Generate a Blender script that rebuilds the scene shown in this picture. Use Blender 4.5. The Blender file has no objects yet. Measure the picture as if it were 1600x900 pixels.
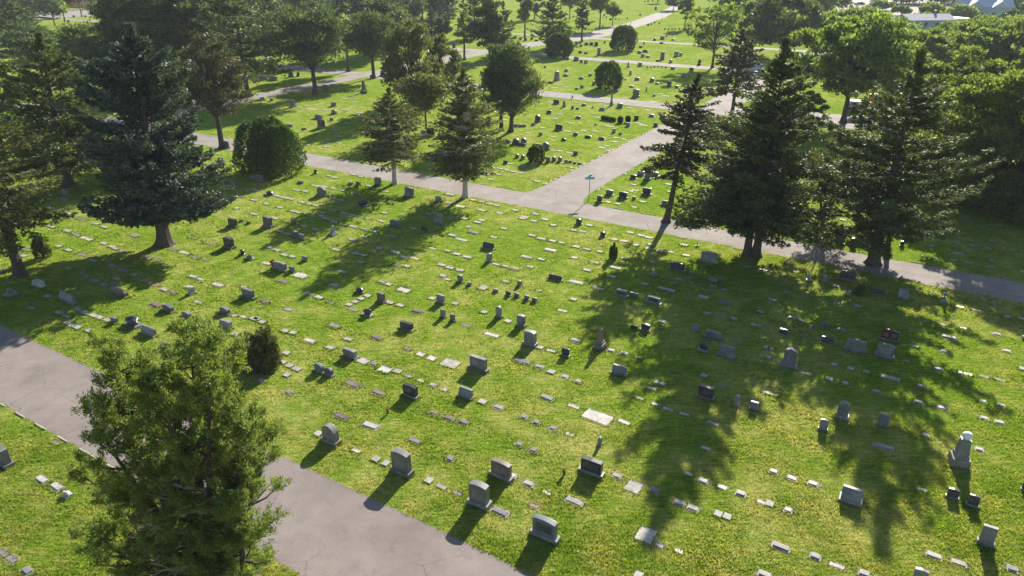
import bpy, bmesh, math, random
import numpy as np
from mathutils import Vector, Matrix
random.seed(7); RNG = np.random.default_rng(7)
R = math.radians
H = 20.0                                   # camera height above the lawn, metres
PITCH = 25.1; F = 1110.0                   # camera pitch below level, focal length in photo pixels
ST, CT = math.sin(R(PITCH)), math.cos(R(PITCH))
D = np.array([0.856, -0.517]); NN = np.array([0.517, 0.856])    # along the grave rows / across them
ROWZ = math.atan2(D[1], D[0])
scene = bpy.context.scene
COL = scene.collection

def at(px, py):                            # a photo pixel -> the point of the lawn there
    u, w = px-800.0, py-450.0
    den = F*ST + w*CT
    return np.array([H*u/den, H*(F*CT - w*ST)/den])
def proj(x, y, z=0.0):
    a = (H-z)*ST + y*CT
    return 800+F*x/a, 450+F*((H-z)*CT - y*ST)/a
def ab(a, b):                              # row coordinates in units of H -> metres
    return (a*D + b*NN)*H
def height_for(x, y, topy):                # height of a vertical thing at x,y whose top shows at row topy
    k = (topy-450.0)/F
    q = (k*y*CT + y*ST)/(CT - k*ST)
    return H-q

# ---------------------------------------------------------------- materials
MATS = {}
def new_mat(name):
    m = bpy.data.materials.new(name); m.use_nodes = True
    nt = m.node_tree; MATS[name] = m
    return m, nt, nt.nodes['Principled BSDF'], nt.nodes['Material Output']
def N(nt, t, **k):
    n = nt.nodes.new(t)
    for a, v in k.items():
        if a in n.inputs: n.inputs[a].default_value = v
        else: setattr(n, a, v)
    return n
def noise(nt, vec, scale, detail=4, rough=.55):
    n = N(nt, 'ShaderNodeTexNoise'); n.inputs['Scale'].default_value = scale
    n.inputs['Detail'].default_value = detail; n.inputs['Roughness'].default_value = rough
    nt.links.new(vec, n.inputs['Vector']); return n
def ramp(nt, fac, stops):
    n = N(nt, 'ShaderNodeValToRGB'); e = n.color_ramp.elements
    while len(e) > 1: e.remove(e[0])
    e[0].position = stops[0][0]; e[0].color = (*stops[0][1], 1)
    for p, c in stops[1:]:
        q = e.new(p); q.color = (*c, 1)
    nt.links.new(fac, n.inputs['Fac']); return n
def mix(nt, fac, a, b, mode='MIX'):
    n = N(nt, 'ShaderNodeMix', data_type='RGBA', blend_type=mode)
    if isinstance(fac, (int, float)): n.inputs[0].default_value = fac
    else: nt.links.new(fac, n.inputs[0])
    for s, i in ((a, 6), (b, 7)):
        if isinstance(s, tuple): n.inputs[i].default_value = (*s, 1)
        else: nt.links.new(s, n.inputs[i])
    return n.outputs[2]
def pos(nt):
    return N(nt, 'ShaderNodeNewGeometry').outputs['Position']
def bump(nt, height, strength, dist, bs):
    b = N(nt, 'ShaderNodeBump'); b.inputs['Strength'].default_value = strength
    b.inputs['Distance'].default_value = dist
    nt.links.new(height, b.inputs['Height']); nt.links.new(b.outputs[0], bs.inputs['Normal'])

def grass_colour(nt, p):
    big = noise(nt, p, .11, 5, .62); mid = noise(nt, p, .75, 5, .65)
    mp = N(nt, 'ShaderNodeMapping'); nt.links.new(p, mp.inputs[0])
    mp.inputs['Rotation'].default_value = (0, 0, .543); mp.inputs['Scale'].default_value = (.7, 5.0, 1)
    stre = noise(nt, mp.outputs[0], 1.6, 5, .7)
    green = ramp(nt, stre.outputs[0], [(.3, GRASS[0]), (.52, GRASS[1]), (.72, GRASS[2])])
    dry = ramp(nt, stre.outputs[0], [(.3, DRY[0]), (.7, DRY[1])])
    add = N(nt, 'ShaderNodeMath', operation='ADD'); nt.links.new(big.outputs[0], add.inputs[0]); nt.links.new(mid.outputs[0], add.inputs[1])
    m = ramp(nt, add.outputs[0], [(.0, (0, 0, 0)), (.47, (0, 0, 0)), (.54, (.32,)*3), (.64, (.85,)*3)])
    hf = N(nt, 'ShaderNodeMath', operation='MULTIPLY'); hf.inputs[1].default_value = .5
    sx = N(nt, 'ShaderNodeSeparateXYZ'); nt.links.new(p, sx.inputs[0])     # the lawn is drier along the near road
    mr = N(nt, 'ShaderNodeMapRange'); mr.inputs['From Min'].default_value = 12; mr.inputs['From Max'].default_value = 42; mr.inputs['To Min'].default_value = .105; mr.inputs['To Max'].default_value = .012
    nt.links.new(sx.outputs['Y'], mr.inputs['Value']); a2 = N(nt, 'ShaderNodeMath', operation='ADD'); nt.links.new(add.outputs[0], a2.inputs[0]); nt.links.new(mr.outputs[0], a2.inputs[1])
    nt.links.new(a2.outputs[0], hf.inputs[0]); nt.links.new(hf.outputs[0], m.inputs[0])
    cl = noise(nt, p, 3.6, 4, .65); gt = N(nt, 'ShaderNodeMath', operation='MULTIPLY'); nt.links.new(cl.outputs[0], gt.inputs[0]); nt.links.new(big.outputs[0], gt.inputs[1])
    cm = ramp(nt, gt.outputs[0], [(.31, (0, 0, 0)), (.38, (.55,)*3)])     # darker clover and weed patches
    return mix(nt, cm.outputs[0], mix(nt, m.outputs[0], green.outputs[0], dry.outputs[0]), (.055, .125, .022))
GRASS = [(.055, .120, .013), (.150, .230, .024), (.300, .345, .055)]
DRY = [(.26, .27, .065), (.44, .39, .15)]

m, nt, bs, out = new_mat('lawn')
p = pos(nt); c = grass_colour(nt, p)
fine = noise(nt, p, 9, 6, .75)
c2 = mix(nt, .7, c, ramp(nt, fine.outputs[0], [(.32, (.45,)*3), (.68, (1.5,)*3)]).outputs[0], 'MULTIPLY')
nt.links.new(c2, bs.inputs['Base Color']); bs.inputs['Roughness'].default_value = 1
bs.inputs['Specular IOR Level'].default_value = 0
bs.inputs['Sheen Weight'].default_value = 0; bs.inputs['Sheen Roughness'].default_value = .45
bs.inputs['Sheen Tint'].default_value = (.75, .85, .25, 1)
bump(nt, fine.outputs[0], .9, .09, bs)

def leafmat(name, lo, hi, trans=.35, grass=False, rough=.6, tcol=None):
    m, nt, bs, out = new_mat(name)
    if grass:
        g = grass_colour(nt, pos(nt))
        r = N(nt, 'ShaderNodeNewGeometry').outputs['Random Per Island']
        col = mix(nt, .6, g, ramp(nt, r, [(0, (.55, .6, .5)), (1, (1.45, 1.35, 1.2))]).outputs[0], 'MULTIPLY')
    else:
        g = noise(nt, pos(nt), .9, 4, .6)
        r = N(nt, 'ShaderNodeNewGeometry').outputs['Random Per Island']
        a = N(nt, 'ShaderNodeMath', operation='ADD'); nt.links.new(g.outputs[0], a.inputs[0]); nt.links.new(r, a.inputs[1])
        h = N(nt, 'ShaderNodeMath', operation='MULTIPLY'); h.inputs[1].default_value = .5; nt.links.new(a.outputs[0], h.inputs[0])
        col = ramp(nt, h.outputs[0], [(.2, lo), (.8, hi)]).outputs[0]
    nt.links.new(col, bs.inputs['Base Color']); bs.inputs['Roughness'].default_value = rough
    bs.inputs['Specular IOR Level'].default_value = .2
    tr = N(nt, 'ShaderNodeBsdfTranslucent')
    tc = mix(nt, 1.0, col, tcol or (1.35, 1.35, .6), 'MULTIPLY')
    nt.links.new(tc, tr.inputs['Color'])
    ms = N(nt, 'ShaderNodeMixShader'); ms.inputs[0].default_value = trans
    nt.links.new(bs.outputs[0], ms.inputs[1]); nt.links.new(tr.outputs[0], ms.inputs[2])
    nt.links.new(ms.outputs[0], out.inputs['Surface'])
    return m
leafmat('grass_blade', None, None, .5, grass=True)
leafmat('blue_needles', (.022, .042, .036), (.125, .165, .125), .18)
leafmat('dark_needles', (.018, .034, .014), (.145, .185, .060), .28)
leafmat('olive_needles', (.030, .044, .015), (.180, .200, .068), .32)
leafmat('brown_needles', (.030, .036, .018), (.110, .108, .052), .22)
leafmat('pine_needles', (.020, .042, .018), (.145, .195, .080), .32)
leafmat('cedar_sprays', (.045, .095, .020), (.240, .300, .090), .46)
leafmat('bush_leaves', (.022, .050, .010), (.095, .160, .025), .3)
leafmat('light_leaves', (.055, .095, .025), (.200, .270, .075), .5)
leafmat('olive_leaves', (.05, .085, .022), (.200, .255, .065), .5)
leafmat('purple_leaves', (.045, .022, .018), (.12, .055, .035), .3)
leafmat('dead_leaves', (.16, .08, .03), (.28, .15, .07), .2)

def plain(name, lo, hi, scale=6, rough=.8, bumpd=.02, spec=.3, metal=0, sp=0, ob=False):
    m, nt, bs, out = new_mat(name)
    tc = N(nt, 'ShaderNodeNewGeometry').outputs['Position']
    n = noise(nt, tc, scale, 6, .65)
    col = ramp(nt, n.outputs[0], [(.3, lo), (.7, hi)]).outputs[0]
    if ob:
        ri = N(nt, 'ShaderNodeObjectInfo').outputs['Random']
        col = mix(nt, 1, col, ramp(nt, ri, [(0, (.74, .74, .75)), (.5, (1, .99, .97)), (1, (1.22, 1.2, 1.15))]).outputs[0], 'MULTIPLY')
        n3 = noise(nt, tc, 1.1, 7, .75); col = mix(nt, .6, col, ramp(nt, n3.outputs[0], [(.38, (.5, .5, .46)), (.55, (1, 1, 1))]).outputs[0], 'MULTIPLY')
    if sp:
        n2 = noise(nt, tc, scale*14, 2, .5)
        col = mix(nt, sp, col, ramp(nt, n2.outputs[0], [(.35, (.35,)*3), (.65, (1.5,)*3)]).outputs[0], 'MULTIPLY')
    nt.links.new(col, bs.inputs['Base Color'])
    bs.inputs['Roughness'].default_value = rough; bs.inputs['Specular IOR Level'].default_value = spec
    bs.inputs['Metallic'].default_value = metal
    if bumpd: bump(nt, n.outputs[0], .6, bumpd, bs)
    return m
plain('bark', (.035, .028, .022), (.13, .105, .085), 7, .9, .06, .1)
plain('pale_bark', (.26, .23, .21), (.55, .50, .46), 9, .9, .02, .1)
plain('soil', (.16, .12, .07), (.36, .28, .19), 5, .95, .03, .1, sp=.5)
plain('concrete', (.20, .18, .145), (.34, .31, .26), 5, .85, .01, .3, sp=.3)
STONE = {'g': ((.14, .14, .145), (.24, .24, .24), .5), 'l': ((.15, .15, .15), (.25, .245, .24), .5), 'w': ((.27, .265, .24), (.44, .43, .395), .8),
         'p': ((.14, .10, .09), (.23, .17, .15), .45), 'd': ((.03, .03, .035), (.07, .07, .075), .3), 'b': ((.10, .115, .14), (.17, .19, .22), .4),
         'r': ((.075, .03, .028), (.13, .055, .05), .35), 'o': ((.17, .145, .11), (.27, .235, .18), .8)}
STNAME = {'g': 'grey', 'l': 'light grey', 'w': 'white', 'p': 'pinkish brown', 'd': 'dark', 'b': 'blue grey', 'r': 'red', 'o': 'sandy brown'}
for k, (lo, hi, ro) in STONE.items():
    plain('stone_'+k, lo, hi, 1.9, ro, .004, .4, sp=.45, ob=True)
plain('polished', (.05, .05, .055), (.09, .09, .095), 3, .25, 0, .5)
plain('red_panel', (.15, .08, .07), (.22, .12, .11), 3, .3, 0, .5)

# asphalt: worn, aggregate speckle, cracks and patches of its own
def asphalt(name, lo, hi):
    m, nt, bs, out = new_mat(name)
    p = pos(nt)
    big = noise(nt, p, .35, 6, .6); agg = noise(nt, p, 22, 4, .8)
    c = ramp(nt, big.outputs[0], [(.3, lo), (.7, hi)]).outputs[0]
    c = mix(nt, .6, c, ramp(nt, agg.outputs[0], [(.3, (.55,)*3), (.7, (1.45,)*3)]).outputs[0], 'MULTIPLY')
    wv = noise(nt, p, .8, 4, .6)
    vv = mix(nt, .35, p, wv.outputs['Color'])
    cr = N(nt, 'ShaderNodeTexVoronoi', feature='DISTANCE_TO_EDGE'); cr.inputs['Scale'].default_value = .55
    nt.links.new(vv, cr.inputs['Vector'])
    wm = N(nt, 'ShaderNodeMath', operation='LESS_THAN'); wm.inputs[1].default_value = .006; nt.links.new(cr.outputs['Distance'], wm.inputs[0])
    gate = ramp(nt, noise(nt, p, .22, 3, .5).outputs[0], [(.44, (0, 0, 0)), (.54, (.45,)*3)])
    stn = ramp(nt, noise(nt, p, 1.3, 5, .75).outputs[0], [(.32, (.82, .82, .83)), (.5, (1, 1, 1)), (.75, (1.10, 1.08, 1.05))]); c = mix(nt, .8, c, stn.outputs[0], 'MULTIPLY')
    mm = N(nt, 'ShaderNodeMath', operation='MULTIPLY'); nt.links.new(wm.outputs[0], mm.inputs[0]); nt.links.new(gate.outputs[0], mm.inputs[1])
    c = mix(nt, mm.outputs[0], c, (.07, .062, .06))
    nt.links.new(c, bs.inputs['Base Color']); bs.inputs['Roughness'].default_value = .95; bs.inputs['Specular IOR Level'].default_value = .12
    bump(nt, agg.outputs[0], .5, .012, bs)
asphalt('asphalt', (.160, .136, .124), (.230, .198, .180))
asphalt('pale_asphalt', (.185, .163, .145), (.27, .242, .220))

# ---------------------------------------------------------------- object helpers
def link(name, me, mat=None, parent=None):
    o = bpy.data.objects.new(name, me); COL.objects.link(o)
    if mat is not None and me is not None and not me.materials: me.materials.append(MATS[mat])
    if parent is not None: o.parent = parent
    return o
def tag(o, label=None, cat=None, group=None, kind=None):
    if label: o['label'] = label
    if cat: o['category'] = cat
    if group: o['group'] = group
    if kind: o['kind'] = kind
    return o
def empty(name, loc, rz=0, rot=None):
    o = bpy.data.objects.new(name, None); COL.objects.link(o); o.empty_display_size = .3
    o.location = loc; o.rotation_euler = rot or (0, 0, rz); return o
def np_mesh(name, v, f):                    # v (n,3), f (m,k) with k = 3 or 4
    me = bpy.data.meshes.new(name); v = np.ascontiguousarray(v, np.float32); f = np.ascontiguousarray(f, np.int32)
    me.vertices.add(len(v)); me.vertices.foreach_set('co', v.ravel())
    k = f.shape[1]
    me.loops.add(f.size); me.loops.foreach_set('vertex_index', f.ravel())
    me.polygons.add(len(f)); me.polygons.foreach_set('loop_start', np.arange(0, f.size, k, dtype=np.int32))
    me.update(calc_edges=True); return me
class MB:                                   # collects convex pieces into one mesh
    def __init__(s): s.bm = bmesh.new()
    def prism(s, prof, t, axis='y', bevel=0.0, off=(0, 0, 0), rz=0.0):     # prof [(x,z)] extruded along y by t (axis 'x': prof is (y,z))
        bm = bmesh.new(); n = len(prof)
        if axis == 'y': A = [bm.verts.new((x, -t/2, z)) for x, z in prof]; B = [bm.verts.new((x, t/2, z)) for x, z in prof]
        else: A = [bm.verts.new((t/2, y, z)) for y, z in prof]; B = [bm.verts.new((-t/2, y, z)) for y, z in prof]
        bm.faces.new(A); bm.faces.new(B[::-1])
        for i in range(n): bm.faces.new((A[i], B[i], B[(i+1) % n], A[(i+1) % n]))
        bmesh.ops.recalc_face_normals(bm, faces=bm.faces)
        if bevel:
            es = [e for e in bm.edges if min(v.co.z for v in e.verts) > min(v.co.z for v in bm.verts)+1e-4 or abs(e.verts[0].co.z-e.verts[1].co.z) > 1e-3]
            es = [e for e in es if len(e.link_faces) == 2 and e.calc_face_angle(0) > .5]
            bmesh.ops.bevel(bm, geom=es, offset=bevel, segments=2, affect='EDGES', profile=.6)
        bmesh.ops.transform(bm, matrix=Matrix.Translation(off) @ Matrix.Rotation(rz, 4, 'Z'), verts=bm.verts)
        s._join(bm); return s
    def box(s, w, d, h, off=(0, 0, 0), bevel=0.0, rz=0.0):
        return s.prism([(-w/2, 0), (w/2, 0), (w/2, h), (-w/2, h)], d, 'y', bevel, off, rz)
    def frustum(s, w0, d0, w1, d1, h, z0=0, off=(0, 0)):
        bm = bmesh.new(); vs = []
        for w, d, z in ((w0, d0, z0), (w1, d1, z0+h)):
            vs.append([bm.verts.new((off[0]+a*w/2, off[1]+b*d/2, z)) for a, b in ((-1, -1), (1, -1), (1, 1), (-1, 1))])
        bm.faces.new(vs[0][::-1]); bm.faces.new(vs[1])
        for i in range(4): bm.faces.new((vs[0][i], vs[0][(i+1) % 4], vs[1][(i+1) % 4], vs[1][i]))
        s._join(bm); return s
    def tube(s, pts, rad, seg=7):
        bm = bmesh.new(); rings = []
        pts = [Vector(q) for q in pts]
        for i, q in enumerate(pts):
            t = (pts[min(i+1, len(pts)-1)]-pts[max(i-1, 0)]).normalized()
            a = t.orthogonal().normalized() if abs(t.z) < .95 else Vector((1, 0, 0)); a = (a-t*a.dot(t)).normalized(); b = t.cross(a)
            r = rad[i] if isinstance(rad, (list, tuple)) else rad
            rings.append([bm.verts.new(q+(a*math.cos(k*2*math.pi/seg)+b*math.sin(k*2*math.pi/seg))*r) for k in range(seg)])
        for i in range(len(rings)-1):
            for k in range(seg):
                bm.faces.new((rings[i][k], rings[i][(k+1) % seg], rings[i+1][(k+1) % seg], rings[i+1][k]))
        bm.faces.new(rings[0][::-1]); bm.faces.new(rings[-1])
        s._join(bm); return s
    def blob(s, c, r, sub=2, jit=.0, seed=0, flat=0):
        bm = bmesh.new(); bmesh.ops.create_icosphere(bm, subdivisions=sub, radius=1)
        rg = random.Random(seed); ph = [(Vector((rg.gauss(0, 1), rg.gauss(0, 1), rg.gauss(0, 1))).normalized(), rg.uniform(2, 5), rg.uniform(0, 6)) for _ in range(8)]
        for v in bm.verts:
            k = 1+jit*sum(math.sin(d.dot(v.co)*w+o) for d, w, o in ph)/3
            v.co = Vector((v.co.x*r[0]*k, v.co.y*r[1]*k, v.co.z*r[2]*k))+Vector(c)
            if flat and v.co.z < 0: v.co.z = 0
        s._join(bm); return s
    def _join(s, bm):
        me = bpy.data.meshes.new('t'); bm.to_mesh(me); bm.free(); s.bm.from_mesh(me); bpy.data.meshes.remove(me)
    def build(s, name, mat, parent=None, smooth=False):
        bmesh.ops.recalc_face_normals(s.bm, faces=s.bm.faces)
        me = bpy.data.meshes.new(name); s.bm.to_mesh(me); s.bm.free()
        if smooth: me.polygons.foreach_set('use_smooth', [True]*len(me.polygons))
        return link(name, me, mat, parent)

# ---------------------------------------------------------------- ground, roads, kerbs
gx = 900.0
me = bpy.data.meshes.new('lawn'); me.from_pydata([(-gx, -250, 0), (gx, -250, 0), (gx, 1200, 0), (-gx, 1200, 0)], [], [(0, 1, 2, 3)])
tag(link('ground', me, 'lawn'), kind='structure')
ROADS = []                                   # polygons kept for keeping grass off them
def densify(pts, step=.8, jit=.0):
    out = []
    for i in range(len(pts)-1):
        a, b = np.array(pts[i], float), np.array(pts[i+1], float)
        n = max(1, int(np.linalg.norm(b-a)/step))
        for k in range(n): out.append(a+(b-a)*k/n)
    out.append(np.array(pts[-1], float)); out = np.array(out)
    if jit: out[1:-1] += RNG.normal(0, jit, (len(out)-2, 2))
    return out
def road(name, left, right, z=.004, mat='asphalt', n=160, jit=.05):
    def res(p):
        p = np.array(p, float); s = np.r_[0, np.cumsum(np.linalg.norm(np.diff(p, axis=0), axis=1))]
        t = np.linspace(0, s[-1], n); return np.c_[np.interp(t, s, p[:, 0]), np.interp(t, s, p[:, 1])]
    L, Rr = res(left), res(right)
    wob = np.cumsum(RNG.normal(0, jit, (n, 2)), axis=0); wob -= np.linspace(0, 1, n)[:, None]*wob[-1]
    L = L+wob*.25; Rr = Rr-wob[::-1]*.25
    v = np.r_[np.c_[L, np.full(n, z)], np.c_[Rr, np.full(n, z)]]
    f = [(i, n+i, n+i+1, i+1) for i in range(n-1)]
    me = np_mesh(name, v, np.array(f))
    if me.polygons[0].normal.z < 0: me.flip_normals()
    tag(link(name, me, mat), kind='structure')
    ROADS.append(np.r_[L, Rr[::-1]])
road('near_road', [ab(-6, .8135), ab(4, .8135)], [ab(-6, .6045), ab(4, .6045)], n=400)
road('middle_road', [ab(-7, 2.757), ab(6, 2.757)], [ab(-7, 2.568), ab(6, 2.568)], n=400, mat='pale_asphalt')
# the side road flares where it leaves the middle road
road('side_road', [ab(-1.60, 2.75), ab(-1.578, 2.80), ab(-1.566, 2.9), ab(-1.555, 4.98), ab(-1.54, 11)], [ab(-1.29, 2.75), ab(-1.315, 2.81), ab(-1.33, 2.93), ab(-1.31, 4.98), ab(-1.30, 11)], z=.008, mat='pale_asphalt')
road('cross_road', [ab(-9, 5.20), ab(-1.6, 5.20), ab(-1.0, 5.42), ab(6, 5.42)], [ab(-9, 5.0), ab(-1.6, 4.98), ab(-1.0, 4.98), ab(6, 4.98)], z=.012, mat='pale_asphalt')
road('far_cross_road', [ab(-16, 7.27), ab(5, 7.27)], [ab(-16, 7.07), ab(5, 7.07)], z=.012, mat='pale_asphalt')
road('farther_cross_road', [ab(-7.6, 9.15), ab(5, 9.15)], [ab(-7.6, 9.0), ab(5, 9.0)], z=.012, mat='pale_asphalt')
road('diagonal_road', [at(*q) for q in ((885, 58), (925, 49.5), (964, 40), (985, 34.5), (1034, 17), (1054, 8), (1075, -2))], [at(*q) for q in ((885, 66), (925, 61), (960, 54), (990, 45), (1040, 27), (1060, 15), (1090, -2))], z=.016, mat='pale_asphalt')
road('back_road', [at(*q) for q in ((200, 178), (320, 163), (395, 147), (480, 131), (600, 107), (705, 86), (745, 79), (800, 70), (890, 58))], [at(*q) for q in ((200, 190), (320, 174), (395, 157), (480, 140), (600, 115), (705, 96), (745, 88), (800, 78), (890, 65))], z=.020, mat='pale_asphalt')
road('street', [at(*q) for q in ((-60, 19), (60, 18), (165, 14), (445, 5), (560, 0), (700, -6))], [at(*q) for q in ((-60, 34), (60, 30), (165, 24), (445, 12), (560, 6), (700, 1))], z=.012, mat='pale_asphalt')
road('parking_lot', [at(*q) for q in ((1290, -6), (1420, -8), (1700, -8))], [at(*q) for q in ((1310, 18), (1425, 37), (1700, 40))], z=.012, mat='pale_asphalt')

def kerb(pts, w=.09, h=.035, jit=.012, gaps=0.0):
    p = densify(pts, .9); t = np.gradient(p, axis=0); t /= np.linalg.norm(t, axis=1)[:, None]
    nn = np.c_[-t[:, 1], t[:, 0]]; mb = []; fa = []
    rg = random.Random(len(p))
    for i in range(len(p)-1):
        if rg.random() < gaps: continue
        hh = h*rg.uniform(.75, 1.1); q0, q1 = p[i], p[i+1]-(p[i+1]-p[i])*.015
        k = len(mb)
        for q, m_ in ((q0, nn[i]), (q1, nn[i+1])):
            mb += [(*(q-m_*w/2), -.05), (*(q+m_*w/2), -.05), (*(q+m_*w/2), hh), (*(q-m_*w/2), hh)]
        fa += [(k, k+1, k+2, k+3), (k+4, k+7, k+6, k+5), (k, k+3, k+7, k+4), (k+1, k+5, k+6, k+2), (k+3, k+2, k+6, k+7), (k, k+4, k+5, k+1)]
    return np.array(mb), np.array(fa)
V_, F_ = [], []; n0 = 0
for pts, gap in (([ab(-1.20, 2.763), ab(1.5, 2.763)], .5), ([ab(-5, 2.763), ab(-1.67, 2.763)], .6), ([ab(-1.578, 2.90), ab(-1.561, 4.95)], .2), ([ab(-1.32, 2.94), ab(-1.305, 4.9)], .4),
                 ([ab(-4, .600), ab(-.9, .600)], .6), ([ab(-4, 4.975), ab(-1.62, 4.973)], .3), ([ab(-3.6, 2.562), ab(2, 2.562)], .8)):
    v, f = kerb(pts, gaps=gap)
    V_.append(v); F_.append(f+n0); n0 += len(v)
tag(link('kerb', np_mesh('kerb', np.vstack(V_), np.vstack(F_)), 'concrete'), kind='structure')
SUN_EL, SUN_AZ, SUN, SKY, EXPO, HAZE = 26.0, 24.0, 5.0, .066, 1.5, .00016
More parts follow.
